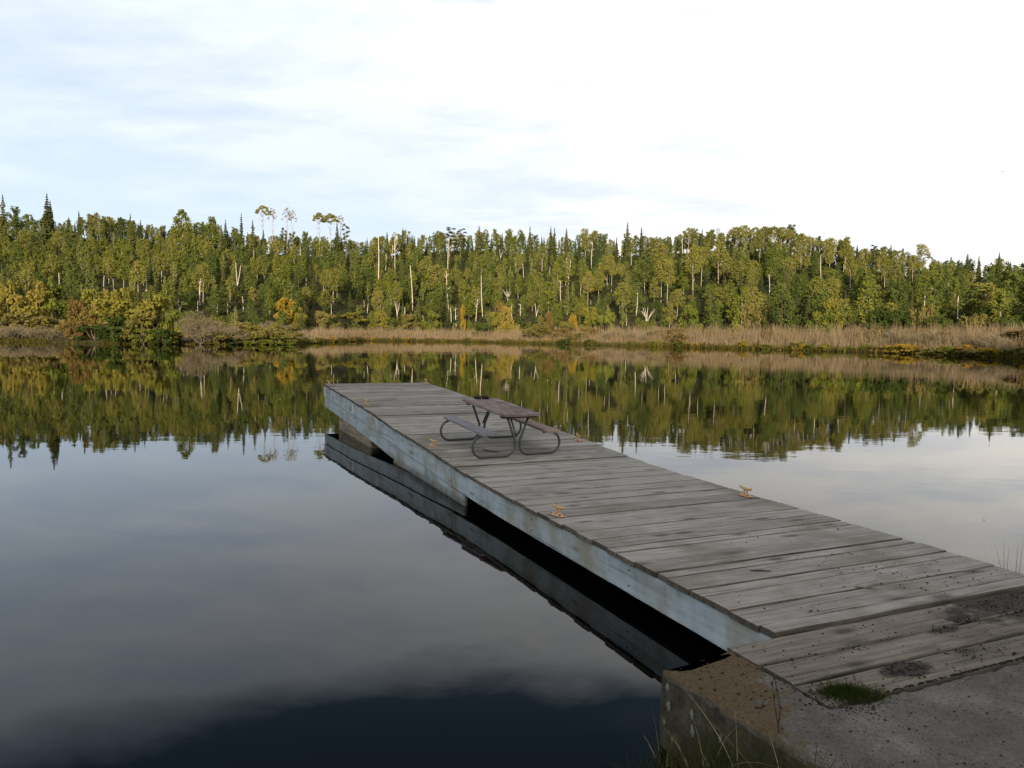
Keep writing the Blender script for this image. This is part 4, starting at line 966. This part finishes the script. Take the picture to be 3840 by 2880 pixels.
# --- shoreline bushes and small trees: display column, top row, width, distance, kind, label
BU = 'bushes along the far shore'
def shore(xd, yt, wd, D, kind, label, cat='bush'):
    t = at_depth(xd * DK, yt * DK, D); zg = max(float(terrain(t[0], t[1])), 0.02); h = max(t[2] - zg, .6); w = wd / 1634 * D
    put(kind, t[0], t[1], zg - .05, h, w, kind.replace('bush_', '') + '_bush' if kind.startswith('bush') else kind, label, cat, BU, parts=('foliage', 'stem') if kind.startswith('bush') else ('crown', 'trunk'))
    keep.append((xd * DK - wd * .5, xd * DK + wd * .5, yt * DK, yt * DK + 40, D))
for a in [(12, 597, 70, 176, 'bush_orange', 'large orange bush at the left edge of the far shore'), (48, 628, 80, 166, 'bush_orange', 'orange-yellow bush in front of the large orange one'), (85, 603, 60, 178, 'bush_orange', 'orange bush with a dark gap, second from the left edge'),
          (118, 590, 60, 182, 'bush_green', 'green bush above the orange bushes on the left'), (120, 640, 70, 168, 'bush_green', 'rounded green bush right of the orange bushes'), (75, 655, 90, 158, 'bush_yellow', 'yellow-green bush low on the far left shore'), (30, 672, 95, 148, 'bush_olive', 'low olive bush at the left edge of the shore'),
          (110, 680, 110, 146, 'bush_olive', 'wide olive bush on the left shore'), (25, 700, 80, 140, 'bush_twig', 'low bare brown bush at the left water edge'), (95, 706, 90, 138, 'bush_twig', 'pale bare brush at the left water edge'), (172, 640, 62, 140, 'bush_rust', 'tall rust-brown bush on the left shore'),
          (165, 690, 50, 134, 'bush_rust', 'low rust-brown bush at the water edge'), (212, 615, 80, 170, 'bush_yellow', 'pale yellow-green bush behind the rust-brown one'), (245, 638, 110, 160, 'bush_yellow', 'broad yellow-green bush on the left shore'), (225, 640, 60, 164, 'bush_olive', 'olive bush between two yellow-green bushes'), (258, 612, 60, 168, 'bush_yellow', 'golden-topped bush above the dark spruces'),
          (205, 695, 80, 132, 'bush_dark', 'dark green bush at the water edge right of the rust-brown one'), (287, 598, 46, 172, 'aspen', 'small pale round-topped tree behind the shore spruces', 'tree'), (255, 668, 80, 130, 'bush_dark', 'wide dark green bush overhanging the water'), (292, 640, 62, 129, 'spruce', 'dark spruce at the water edge on the left shore', 'spruce'), (275, 655, 58, 131, 'spruce', 'shorter dark spruce at the water edge', 'spruce'),
          (338, 628, 100, 131, 'bush_yellow', 'tall yellow-green conifer-shaped bush at the water edge'), (320, 655, 90, 129, 'bush_olive', 'yellow-olive lower half of the tall shore thicket'), (372, 665, 50, 131, 'bush_green', 'bright green bush right of the tall shore thicket'), (355, 700, 60, 128, 'bush_dark', 'dark green bush at the foot of the tall shore thicket'),
          (310, 705, 60, 127.5, 'bush_green', 'green leafy bush low over the water'), (432, 672, 100, 133, 'bush_twig', 'large bare grey-brown bush on the shore'), (432, 690, 80, 131, 'bush_twig', 'lower bare grey-brown bush at the water edge'), (461, 668, 40, 137, 'spruce', 'small dark spruce behind the bare bush', 'spruce'), (492, 672, 55, 138, 'spruce', 'small yellowish spruce with level limbs on the shore', 'spruce'),
          (465, 708, 80, 132, 'bush_olive', 'olive bush at the water edge below the small spruces'), (500, 700, 70, 134, 'bush_twig', 'bare brown bush right of the small yellowish spruce'), (530, 690, 80, 138, 'bush_olive', 'olive-brown bush on the middle of the left shore'), (560, 695, 70, 138, 'bush_olive', 'second olive-brown bush to the right'), (585, 700, 80, 139, 'bush_olive', 'rounded olive bush near the point of the left shore'),
          (600, 722, 70, 139, 'bush_green', 'low green bush at the point of the left shore'), (545, 722, 60, 136, 'bush_green', 'low green bush at the water edge left of the point'), (630, 712, 60, 146, 'bush_olive', 'last olive bush at the point of the left shore'), (510, 724, 50, 134, 'bush_dark', 'low dark bush at the water edge'),
          (617, 640, 58, 205, 'bush_gold', 'golden birch with several white stems at the forest foot', 'birch'), (640, 655, 40, 204, 'bush_yellow', 'yellow bush beside the golden birch'), (657, 648, 34, 214, 'pine', 'small flat-topped pine right of the golden birch', 'pine'), (575, 660, 40, 206, 'poplar', 'small dark green tree left of the golden birch', 'tree'), (540, 655, 42, 203, 'poplar', 'small green tree behind the shore bushes', 'tree'),
          (820, 667, 44, 246, 'bush_orange', 'small orange-topped bush at the forest foot'), (825, 680, 50, 243, 'bush_yellow', 'yellow-green bush below the orange-topped one'), (1000, 655, 16, 250, 'bush_gold', 'narrow bright yellow sapling at the forest foot', 'sapling'), (1085, 645, 34, 238, 'bush_rust', 'reddish bush at the middle of the forest foot'), (1098, 655, 40, 236, 'bush_orange', 'orange bush right of the reddish one'),
          (1075, 668, 44, 236, 'bush_yellow', 'yellow-green bush below the reddish one'), (1182, 668, 30, 214, 'bush_rust', 'narrow rust-coloured larch above the reeds', 'larch'), (1237, 672, 26, 212, 'bush_gold', 'narrow orange-yellow larch above the reeds', 'larch'), (1225, 690, 40, 211, 'bush_olive', 'olive bush at the left end of the tall reeds'), (1275, 655, 40, 218, 'bush_yellow', 'yellow-green bush behind the reeds'), (1310, 670, 46, 212, 'bush_green', 'green bush behind the reeds'),
          (1165, 690, 60, 208, 'bush_olive', 'broad olive bush above the shore at mid picture'), (1050, 690, 50, 232, 'bush_dark', 'dark bush at the forest foot at mid picture'), (1495, 655, 50, 196, 'bush_green', 'green bush behind the right reeds'), (1620, 650, 60, 184, 'bush_olive', 'rounded olive bush at the right forest foot'), (1600, 668, 40, 184, 'bush_green', 'green bush left of the rounded olive one'),
          (1793, 635, 60, 172, 'bush_yellow', 'tall rounded yellow-green tree at the right forest foot', 'tree'), (1785, 670, 70, 170, 'bush_green', 'green bush under the rounded yellow-green tree'), (1893, 648, 70, 160, 'bush_dark', 'dark green round bush at the right forest foot'), (1940, 655, 60, 158, 'bush_dark', 'second dark green round bush at the right forest foot'), (1995, 640, 50, 156, 'bush_olive', 'tall olive bush near the right edge of the forest foot'),
          (2030, 668, 70, 152, 'bush_dark', 'wide dark bush behind the reeds near the right edge'), (2110, 660, 60, 148, 'bush_olive', 'olive bush behind the reeds near the right edge'), (2180, 665, 70, 142, 'bush_dark', 'dark bush behind the reeds at the right edge'), (1690, 640, 36, 180, 'brown_spruce', 'brown dying spruce at the right forest foot', 'spruce'), (1972, 615, 40, 158, 'brown_spruce', 'bare-limbed brown spruce near the right edge', 'spruce'), (1700, 560, 44, 215, 'brown_spruce', 'tall brown spruce below the aspen grove', 'spruce'), (1655, 668, 56, 180, 'spruce', 'small dark spruce at the right forest foot', 'spruce'),
          (700, 668, 50, 212, 'bush_olive', 'olive bush at the left end of the middle marsh'), (760, 672, 60, 243, 'bush_yellow', 'yellow-green bush at the foot of the middle slope'), (880, 675, 50, 250, 'bush_olive', 'olive bush at the foot of the middle slope'), (935, 668, 46, 252, 'bush_green', 'green bush at the foot of the middle slope')]:
    shore(*a)

# --- low shrubs along the reed front and in the marsh, each its own plant
rs = random.Random(77)
for i in range(150):
    xd = rs.uniform(660, 2230) if i < 80 else rs.uniform(1150, 2230)
    front = i % 3 != 0
    u = (xd - 1106) / 1634; Ds_, Df_, _, _ = (float(v) for v in tabs(u * 300, 300))
    D = Ds_ + (Df_ - Ds_) * (rs.uniform(.0, .06) if front else rs.uniform(.1, .6))
    hh = rs.uniform(.7, 1.9) if front else rs.uniform(2.2, 4.2)
    if xd < 1150: hh *= .8
    kind = rs.choice(['bush_olive', 'bush_olive', 'bush_dark', 'bush_gold' if front else 'bush_twig', 'bush_green']) if front else rs.choice(['bush_twig', 'bush_twig', 'bush_olive', 'bush_rust', 'bush_twig'])
    z = max(float(terrain(u * D, D)), 0.0)
    o = put(kind, u * D, D, z - .05, hh, hh * rs.uniform(1.1, 2.2), 'low_shrub', ('low leafy shrub' if front else 'taller brushy shrub') + (' at the water edge under the tan reeds' if front else ' standing among the tan reeds'), 'shrub', 'low shrubs at the reed front' if front else 'brushy shrubs among the reeds', parts=('foliage', 'stem'))
# --- smaller shrubs knitting the left shore together
ls = random.Random(303)
for i in range(64):
    xd = ls.uniform(-30, 660); u = (xd - 1106) / 1634; Ds_, Df_, _, _ = (float(v) for v in tabs(u * 300, 300))
    tt = ls.uniform(.02, .95); D = Ds_ + (Df_ - Ds_) * tt; hh = ls.uniform(1.2, 2.6) + 2.2 * tt
    kind = ls.choice(['bush_olive', 'bush_yellow', 'bush_green', 'bush_olive', 'bush_yellow', 'bush_twig'])
    lab = {'bush_olive': 'olive', 'bush_yellow': 'golden-green', 'bush_green': 'green', 'bush_twig': 'bare brown'}[kind]
    put(kind, u * D, D, max(float(terrain(u * D, D)), 0) - .05, hh, hh * ls.uniform(1.0, 1.7), 'shrub', lab + ' shrub in the thicket along the left far shore', 'shrub', 'thicket shrubs on the left far shore: ' + lab, parts=('foliage', 'stem'))
# --- forest on the slope
def covers(px0, px1, py0, D):
    for (a, b, c, d, dd) in keep:
        if D < dd - 1 and px1 > a and px0 < b and py0 < d - 12: return True
    return False
cnt = {}
KN = {'birch': ('slender green birch in the crowd of trees on the far hillside', 'birch', 'green birches on the far hillside'),
      'aspen': ('yellow-green aspen in the crowd of trees on the far hillside', 'aspen', 'yellow-green aspens on the far hillside'),
      'poplar': ('dark green leafy poplar in the crowd of trees on the far hillside', 'poplar', 'dark leafy poplars on the far hillside'),
      'spruce': ('dark pointed spruce in the crowd of trees on the far hillside', 'spruce', 'dark spruces on the far hillside'),
      'young_birch': ('pale green slim young birch in the crowd of trees on the far hillside', 'birch', 'pale young birches on the far hillside'),
      'fir': ('deep green narrow fir in the crowd of trees on the far hillside', 'fir', 'deep green firs on the far hillside'),
      'pine': ('dark flat-limbed pine in the crowd of trees on the far hillside', 'pine', 'pines on the far hillside')}
def plant(kind, x, y, h, w):
    if cnt.get(kind, 0) >= 295:
        alt = [k for k in ('birch', 'poplar', 'aspen', 'young_birch', 'fir') if cnt.get(k, 0) < 290]
        if not alt: return False
        kind = alt[rnd.randrange(len(alt))]
    c = cnt.get(kind, 0)
    z = float(terrain(x, y)); lab, cat, grp = KN[kind]
    put(kind, x, y, z - .15, h, w, kind, lab, cat, grp); cnt[kind] = c + 1; return True
T_ROWS = np.concatenate([np.array([0.0, 0.03, 0.07, .12]), np.linspace(.175, 1.0, 14), [1.06]])
for ti, t in sorted(enumerate(T_ROWS), key=lambda q: (0 if q[1] > .9 else 1, q[0])):      # ridge first, then from the shore upward
    xd = -120 + rnd.uniform(0, 20)
    while xd < 2330:
        u = (xd - 1106) / 1634
        _, Df, Dr, zr = (float(v) for v in tabs(u * 300, 300))
        D = Df + (Dr - Df) * t + rnd.uniform(-6, 6) * (1 if ti else .4); x = u * D + rnd.uniform(-1.2, 1.2); y = D
        stepm = rnd.uniform(3.3, 5.8) if t > .85 else rnd.uniform(3.7, 6.8); xd += stepm / D * 1634
        right = xd > 1500
        pz = math.sin(xd * .013 + t * 7) + math.sin(xd * .031 + 2 + t * 3)
        if t > .82: pr = ([('spruce', .15), ('fir', .11), ('birch', .26), ('aspen', .17), ('poplar', .26), ('young_birch', .05)] if 760 < xd < 1280 else [('spruce', .1), ('fir', .08), ('birch', .30), ('aspen', .22), ('poplar', .26), ('young_birch', .04)]) if not right else [('spruce', .12), ('aspen', .34), ('poplar', .34), ('birch', .2)]
        elif right: pr = [('aspen', .20), ('birch', .22), ('poplar', .34), ('spruce', .08), ('fir', .07)]
        else: pr = [('birch', .30), ('aspen', .14), ('poplar', .22), ('young_birch', .18), ('spruce', .07 + .03 * pz), ('fir', .05)]
        q = rnd.random() * sum(p for _, p in pr); kind = pr[-1][0]
        for k, p in pr:
            q -= p
            if q <= 0: kind = k; break
        h = rnd.uniform(6.8, 11.0) if t > .02 else rnd.uniform(5, 9)
        if right: h *= 1.12
        h *= 1 + .2 * math.sin(xd * .021 + t * 9) * math.sin(xd * .053 - t * 13 + 1)
        if t > .9: h = rnd.uniform(8.4, 11.8) * (1 + .12 * math.sin(xd * .03)) * (1 if xd < 1850 else .84)
        if kind in ('spruce', 'fir'): h *= rnd.uniform(.85, 1.15)
        w = h * (rnd.uniform(.85, 1.15) if kind in ('spruce', 'fir', 'young_birch') else rnd.uniform(.95, 1.55))
        z = float(terrain(x, y)); px, py = proj((x, y, z + h)); hw = .16 * w / D * FPX
        for _ in range(3):
            if covers(px - hw, px + hw, py, D):
                h *= .62; w *= .75; px, py = proj((x, y, z + h)); hw *= .75
            else: break
        if covers(px - hw, px + hw, py, D) or h < 2.4: continue
        plant(kind, x, y, h, w)
import sys; print('trees', cnt, file=sys.stderr); print('trees', cnt, 'snags', nSN)

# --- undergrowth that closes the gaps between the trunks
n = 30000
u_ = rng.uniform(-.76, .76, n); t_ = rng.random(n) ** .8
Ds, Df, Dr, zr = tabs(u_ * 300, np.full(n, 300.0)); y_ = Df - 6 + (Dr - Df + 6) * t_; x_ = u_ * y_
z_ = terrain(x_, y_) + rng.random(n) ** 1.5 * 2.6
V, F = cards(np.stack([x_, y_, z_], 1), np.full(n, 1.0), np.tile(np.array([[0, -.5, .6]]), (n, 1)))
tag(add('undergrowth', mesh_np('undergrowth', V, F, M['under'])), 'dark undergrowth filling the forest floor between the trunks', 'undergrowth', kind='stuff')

# --- marsh reeds and sedge
def tufts(n, ua, ub, ta, tb, hfun, w0, w1, lean):
    u = rng.uniform(ua, ub, n); t = rng.uniform(ta, tb, n)
    Ds, Df, Dr, zr = tabs(u * 300, np.full(n, 300.0)); y = Ds + (Df - Ds) * t; x = u * y
    z = np.maximum(terrain(x, y), 0.0); h = hfun(u, t) * rng.uniform(.35, 1.2, n)
    a = rng.uniform(0, 6.283, n); w = rng.uniform(w0, w1, n); sx = np.cos(a) * w; sy = np.sin(a) * w
    lx = rng.normal(0, lean, n) * h; ly = rng.normal(0, lean, n) * h
    b = np.stack([x, y, z - .05], 1); m = b + np.stack([lx * .35, ly * .35, h * .55], 1); tp = b + np.stack([lx, ly, h], 1); sd = np.stack([sx, sy, 0 * sx], 1)
    V = np.stack([b - sd * .6, b + sd * .6, m + sd, m - sd, tp + sd * .25, tp - sd * .25], 1).reshape(-1, 3)
    o = (np.arange(n) * 6)[:, None]
    F = np.concatenate([o + np.array([[0, 1, 2, 3]]), o + np.array([[3, 2, 4, 5]])], 0)
    return V, F
ux = lambda xd: (xd - 1106) / 1634
def reed_h(u, t):
    xd = 1106 + u * 1634
    base = np.interp(xd, [-100, 640, 700, 1000, 1150, 1250, 1400, 1900, 2212, 2400], [1.6, 1.8, 2.6, 2.9, 3.0, 3.6, 3.9, 4.1, 4.0, 4.0])
    return base * (0.36 + 0.60 * smooth(t / .36)) * (1 + .2 * np.sin(xd * .11 + 9 * t) * np.sin(xd * .037 + 1 - 6 * t) + .12 * np.sin(xd * .31 + 15 * t))
parts = [tufts(30000, ux(1180), ux(2400), .03, .85, reed_h, .014, .04, .13), tufts(16000, ux(640), ux(1180), .05, .85, reed_h, .018, .048, .13), tufts(2500, ux(-150), ux(640), .1, .9, reed_h, .03, .07, .12)]
V = np.vstack([p[0] for p in parts]); o = 0; Fs = []
for p in parts: Fs.append(p[1] + o); o += len(p[0])
tag(add('marsh_reeds', mesh_np('marsh_reeds', V, np.vstack(Fs), M['reed'])), 'tan and brown reed and willow thicket between the water and the forest', 'reeds', kind='stuff')
sed_h = lambda u, t: np.where(u < -.28, .25, .5) + np.where(u < -.28, .3, .75) * (0.5 + 0.5 * np.sin(u * 190) * np.sin(u * 71)) * (.4 + .6 * (np.sin(u * 611 + 2) * np.sin(u * 263) > -.1)) + 0 * t
V, F = tufts(13000, ux(-150), ux(2400), -.015, .10, sed_h, .05, .12, .22)
tag(add('shore_sedge', mesh_np('shore_sedge', V, F, M['sedge'])), 'low green and yellow sedge along the far water edge', 'sedge', kind='stuff')
# floating pads near the right shore
V = []; F = []
for (xa, xb, ya, yb, c_) in ((1180, 1240, 747.5, 749, 130), (1262, 1305, 749.5, 751.5, 170), (1235, 1345, 751, 752.5, 200), (1770, 1850, 766, 768, 160), (1345, 1372, 748, 749, 50)):
    for k in range(c_):
        r0 = ray(rnd.uniform(xa, xb) * DK, rnd.uniform(ya, yb) * DK); p = CAM + r0 * (-CAM_H / r0[2]); rr = rnd.uniform(.12, .3); o = len(V)
        V += [(p[0] + rr * math.cos(a), p[1] + rr * math.sin(a), .012) for a in np.linspace(0, 5.8, 7)]; F.append(tuple(range(o, o + 7)))
tag(add('lily_pads', mesh_np('lily_pads', V, F, M['lily'])), 'flat rafts of floating lily pads off the right shore', 'lily pads', kind='stuff')
# a gull far off in the sky
g = at_depth(2165.5 * DK, 371 * DK, 240); mb = MB()
mb.tube([g + np.array(q) for q in ((-.35, 0, -.05), (-.15, 0, 0), (.1, 0, .04), (.3, 0, .08))], [.02, .09, .1, .03], 6)
for sgn in (-1, 1):
    c = np.array([0, sgn * .06, .05]); mb.add([g + np.array(q) for q in ((-.1, sgn * .06, .03), (.14, sgn * .06, .05), (.30, sgn * .5, .35), (.42, sgn * .85, .45), (.2, sgn * .5, .32), (-.1, sgn * .06, .05), (.14, sgn * .06, .07), (.30, sgn * .5, .37))],
                                              [(0, 1, 2, 4), (2, 3, 4), (5, 4, 7, 6), (4, 3, 7)])
tag(mb.build('bird', M['feather'], None, True), 'small distant bird flying in the bright sky at the right', 'bird')

# ------------------------------------------------------------------ camera, sun, sky
cam = bpy.data.cameras.new('camera'); co = bpy.data.objects.new('camera', cam); C.objects.link(co)
cam.sensor_fit = 'HORIZONTAL'; cam.sensor_width = 36; cam.lens = FPX / 3840 * 36; cam.clip_start = 0.05; cam.clip_end = 5000
mw = Matrix(((RT[0], UPV[0], -FW[0], CAM[0]), (RT[1], UPV[1], -FW[1], CAM[1]), (RT[2], UPV[2], -FW[2], CAM[2]), (0, 0, 0, 1)))
co.matrix_world = mw; S.camera = co

SUN_EL, SUN_AZ = R(11.5), R(183.0)               # azimuth clockwise from +y: the sun is low behind the viewer
sd = Vector((math.sin(SUN_AZ) * math.cos(SUN_EL), math.cos(SUN_AZ) * math.cos(SUN_EL), math.sin(SUN_EL)))
sun = bpy.data.lights.new('sun', 'SUN'); sun.energy = 5.0; sun.angle = R(0.6); sun.color = (1.0, 0.84, 0.62)
so = bpy.data.objects.new('sun', sun); C.objects.link(so); so.rotation_euler = sd.to_track_quat('Z', 'Y').to_euler()

W = bpy.data.worlds.new('World'); S.world = W; W.use_nodes = True
t = W.node_tree; t.nodes.clear()
class WT(NT):
    def __init__(s): s.t = t
wn = WT()
out = t.nodes.new('ShaderNodeOutputWorld')
sky = t.nodes.new('ShaderNodeTexSky'); sky.sky_type = 'NISHITA'; sky.sun_disc = False
sky.sun_elevation = SUN_EL; sky.sun_rotation = SUN_AZ; sky.air_density = 1.0; sky.dust_density = 0.6; sky.ozone_density = 1.2
SKY_STR = 0.055
d = wn.n('TexCoord').outputs['Generated']
sep = wn.n('SeparateXYZ', {0: d}).outputs
zc = wn.math('MAXIMUM', sep[2], 0.0)
den = wn.math('ADD', zc, 0.13)
pv = wn.n('CombineXYZ', {0: wn.math('DIVIDE', sep[0], den), 1: wn.math('DIVIDE', sep[1], den), 2: 0.0}).outputs[0]
pm = wn.n('Mapping', {'Vector': pv, 'Scale': (0.8, 1.25, 1), 'Rotation': (0, 0, 0.35)}).outputs[0]
n1 = wn.noise(pm, 1.1, 8, 0.58, dist=0.35)
n2 = wn.noise(pm, 3.2, 6, 0.6)
n3 = wn.noise(wn.n('Mapping', {'Vector': pv, 'Scale': (1.0, 1.3, 1), 'Location': (3, 7, 0)}).outputs[0], 0.55, 4, 0.55)
ed = wn.math('ADD', sep[2], wn.math('ADD', wn.math('MULTIPLY', wn.math('SUBTRACT', n1, 0.5), 0.14), wn.math('MULTIPLY', wn.math('SUBTRACT', n2, 0.5), 0.05)))
bank = wn.ramp(ed, [(0.398, 1.0), (0.442, 0.0)])                                     # the cloud bank ends at about 24 degrees up
cov = wn.math('ADD', wn.math('MULTIPLY', n3, 1.2), wn.math('MULTIPLY', sep[0], 0.75))
thin = wn.ramp(cov, [(0.25, 0.82), (0.65, 1.0)])
mask = wn.math('MULTIPLY', bank, thin)
wisp = wn.math('MULTIPLY', wn.ramp(n1, [(0.52, 0.0), (0.75, 1.0)]), wn.ramp(sep[2], [(0.42, 0.5), (0.75, 0.0)]))
mask = wn.math('MAXIMUM', mask, wn.math('MULTIPLY', wisp, 0.25))
lum = wn.math('ADD', wn.math('MULTIPLY', sep[0], 0.75), 0.5)
cb = wn.ramp(lum, [(0.0, (0.545, 0.64, 0.775, 1)), (0.45, (0.62, 0.665, 0.735, 1)), (0.72, (0.69, 0.705, 0.73, 1)), (1.0, (0.90, 0.89, 0.87, 1))])
tex = wn.math('ADD', wn.math('MULTIPLY', n1, 0.75), wn.math('MULTIPLY', n2, 0.45))
texr = wn.ramp(tex, [(0.40, (0.83, 0.88, 0.95, 1)), (0.53, (0.98, 0.99, 1.0, 1)), (0.66, (1.19, 1.14, 1.06, 1))])
cb = wn.mix(1.0, cb, texr, 'MULTIPLY')
cb = wn.mix(1.0, cb, wn.ramp(sep[2], [(0.05, (1.08, 1.08, 1.08, 1)), (0.25, (1.06, 1.06, 1.06, 1)), (0.40, (1.16, 1.155, 1.14, 1))]), 'MULTIPLY')
skyc = wn.n('VectorMath', {0: sky.outputs[0], 1: (SKY_STR, SKY_STR, SKY_STR)}, operation='MULTIPLY').outputs[0]
# unseen bright haze added behind and above the viewer to light the dock
back = wn.math('ADD', wn.math('MULTIPLY', sep[1], -1.0), wn.math('MULTIPLY', wn.math('SUBTRACT', n1, 0.5), 0.5))
bmask = wn.math('MULTIPLY', wn.ramp(back, [(0.0, 0.0), (0.35, 0.85)]), wn.ramp(sep[2], [(0.0, 0.0), (0.15, 1.0)]))
fin = wn.mix(mask, skyc, cb)
fin = wn.mix(bmask, fin, (1.25, 1.20, 1.14))
# pale blue low sky where the cloud thins on the left
lowb = wn.math('MULTIPLY', wn.ramp(sep[2], [(0.0, 1.0), (0.16, 0.9), (0.30, 0.0)]), wn.math('MULTIPLY', wn.math('SUBTRACT', 1.0, thin), 4.5, True))
fin = wn.mix(lowb, fin, (0.56, 0.67, 0.79))
bg = wn.n('Background', {'Color': fin, 'Strength': 1.0})
t.links.new(bg.outputs[0], out.inputs[0])

S.view_settings.view_transform = 'Standard'; S.view_settings.look = 'None'
S.view_settings.exposure = 0.45; S.view_settings.gamma = 1.0; S.view_settings.use_curve_mapping = False
S.render.engine = 'CYCLES'
S.cycles.use_denoising = True
S.cycles.max_bounces = 6; S.cycles.diffuse_bounces = 3; S.cycles.glossy_bounces = 3; S.cycles.transmission_bounces = 3
S.cycles.sample_clamp_indirect = 4.0
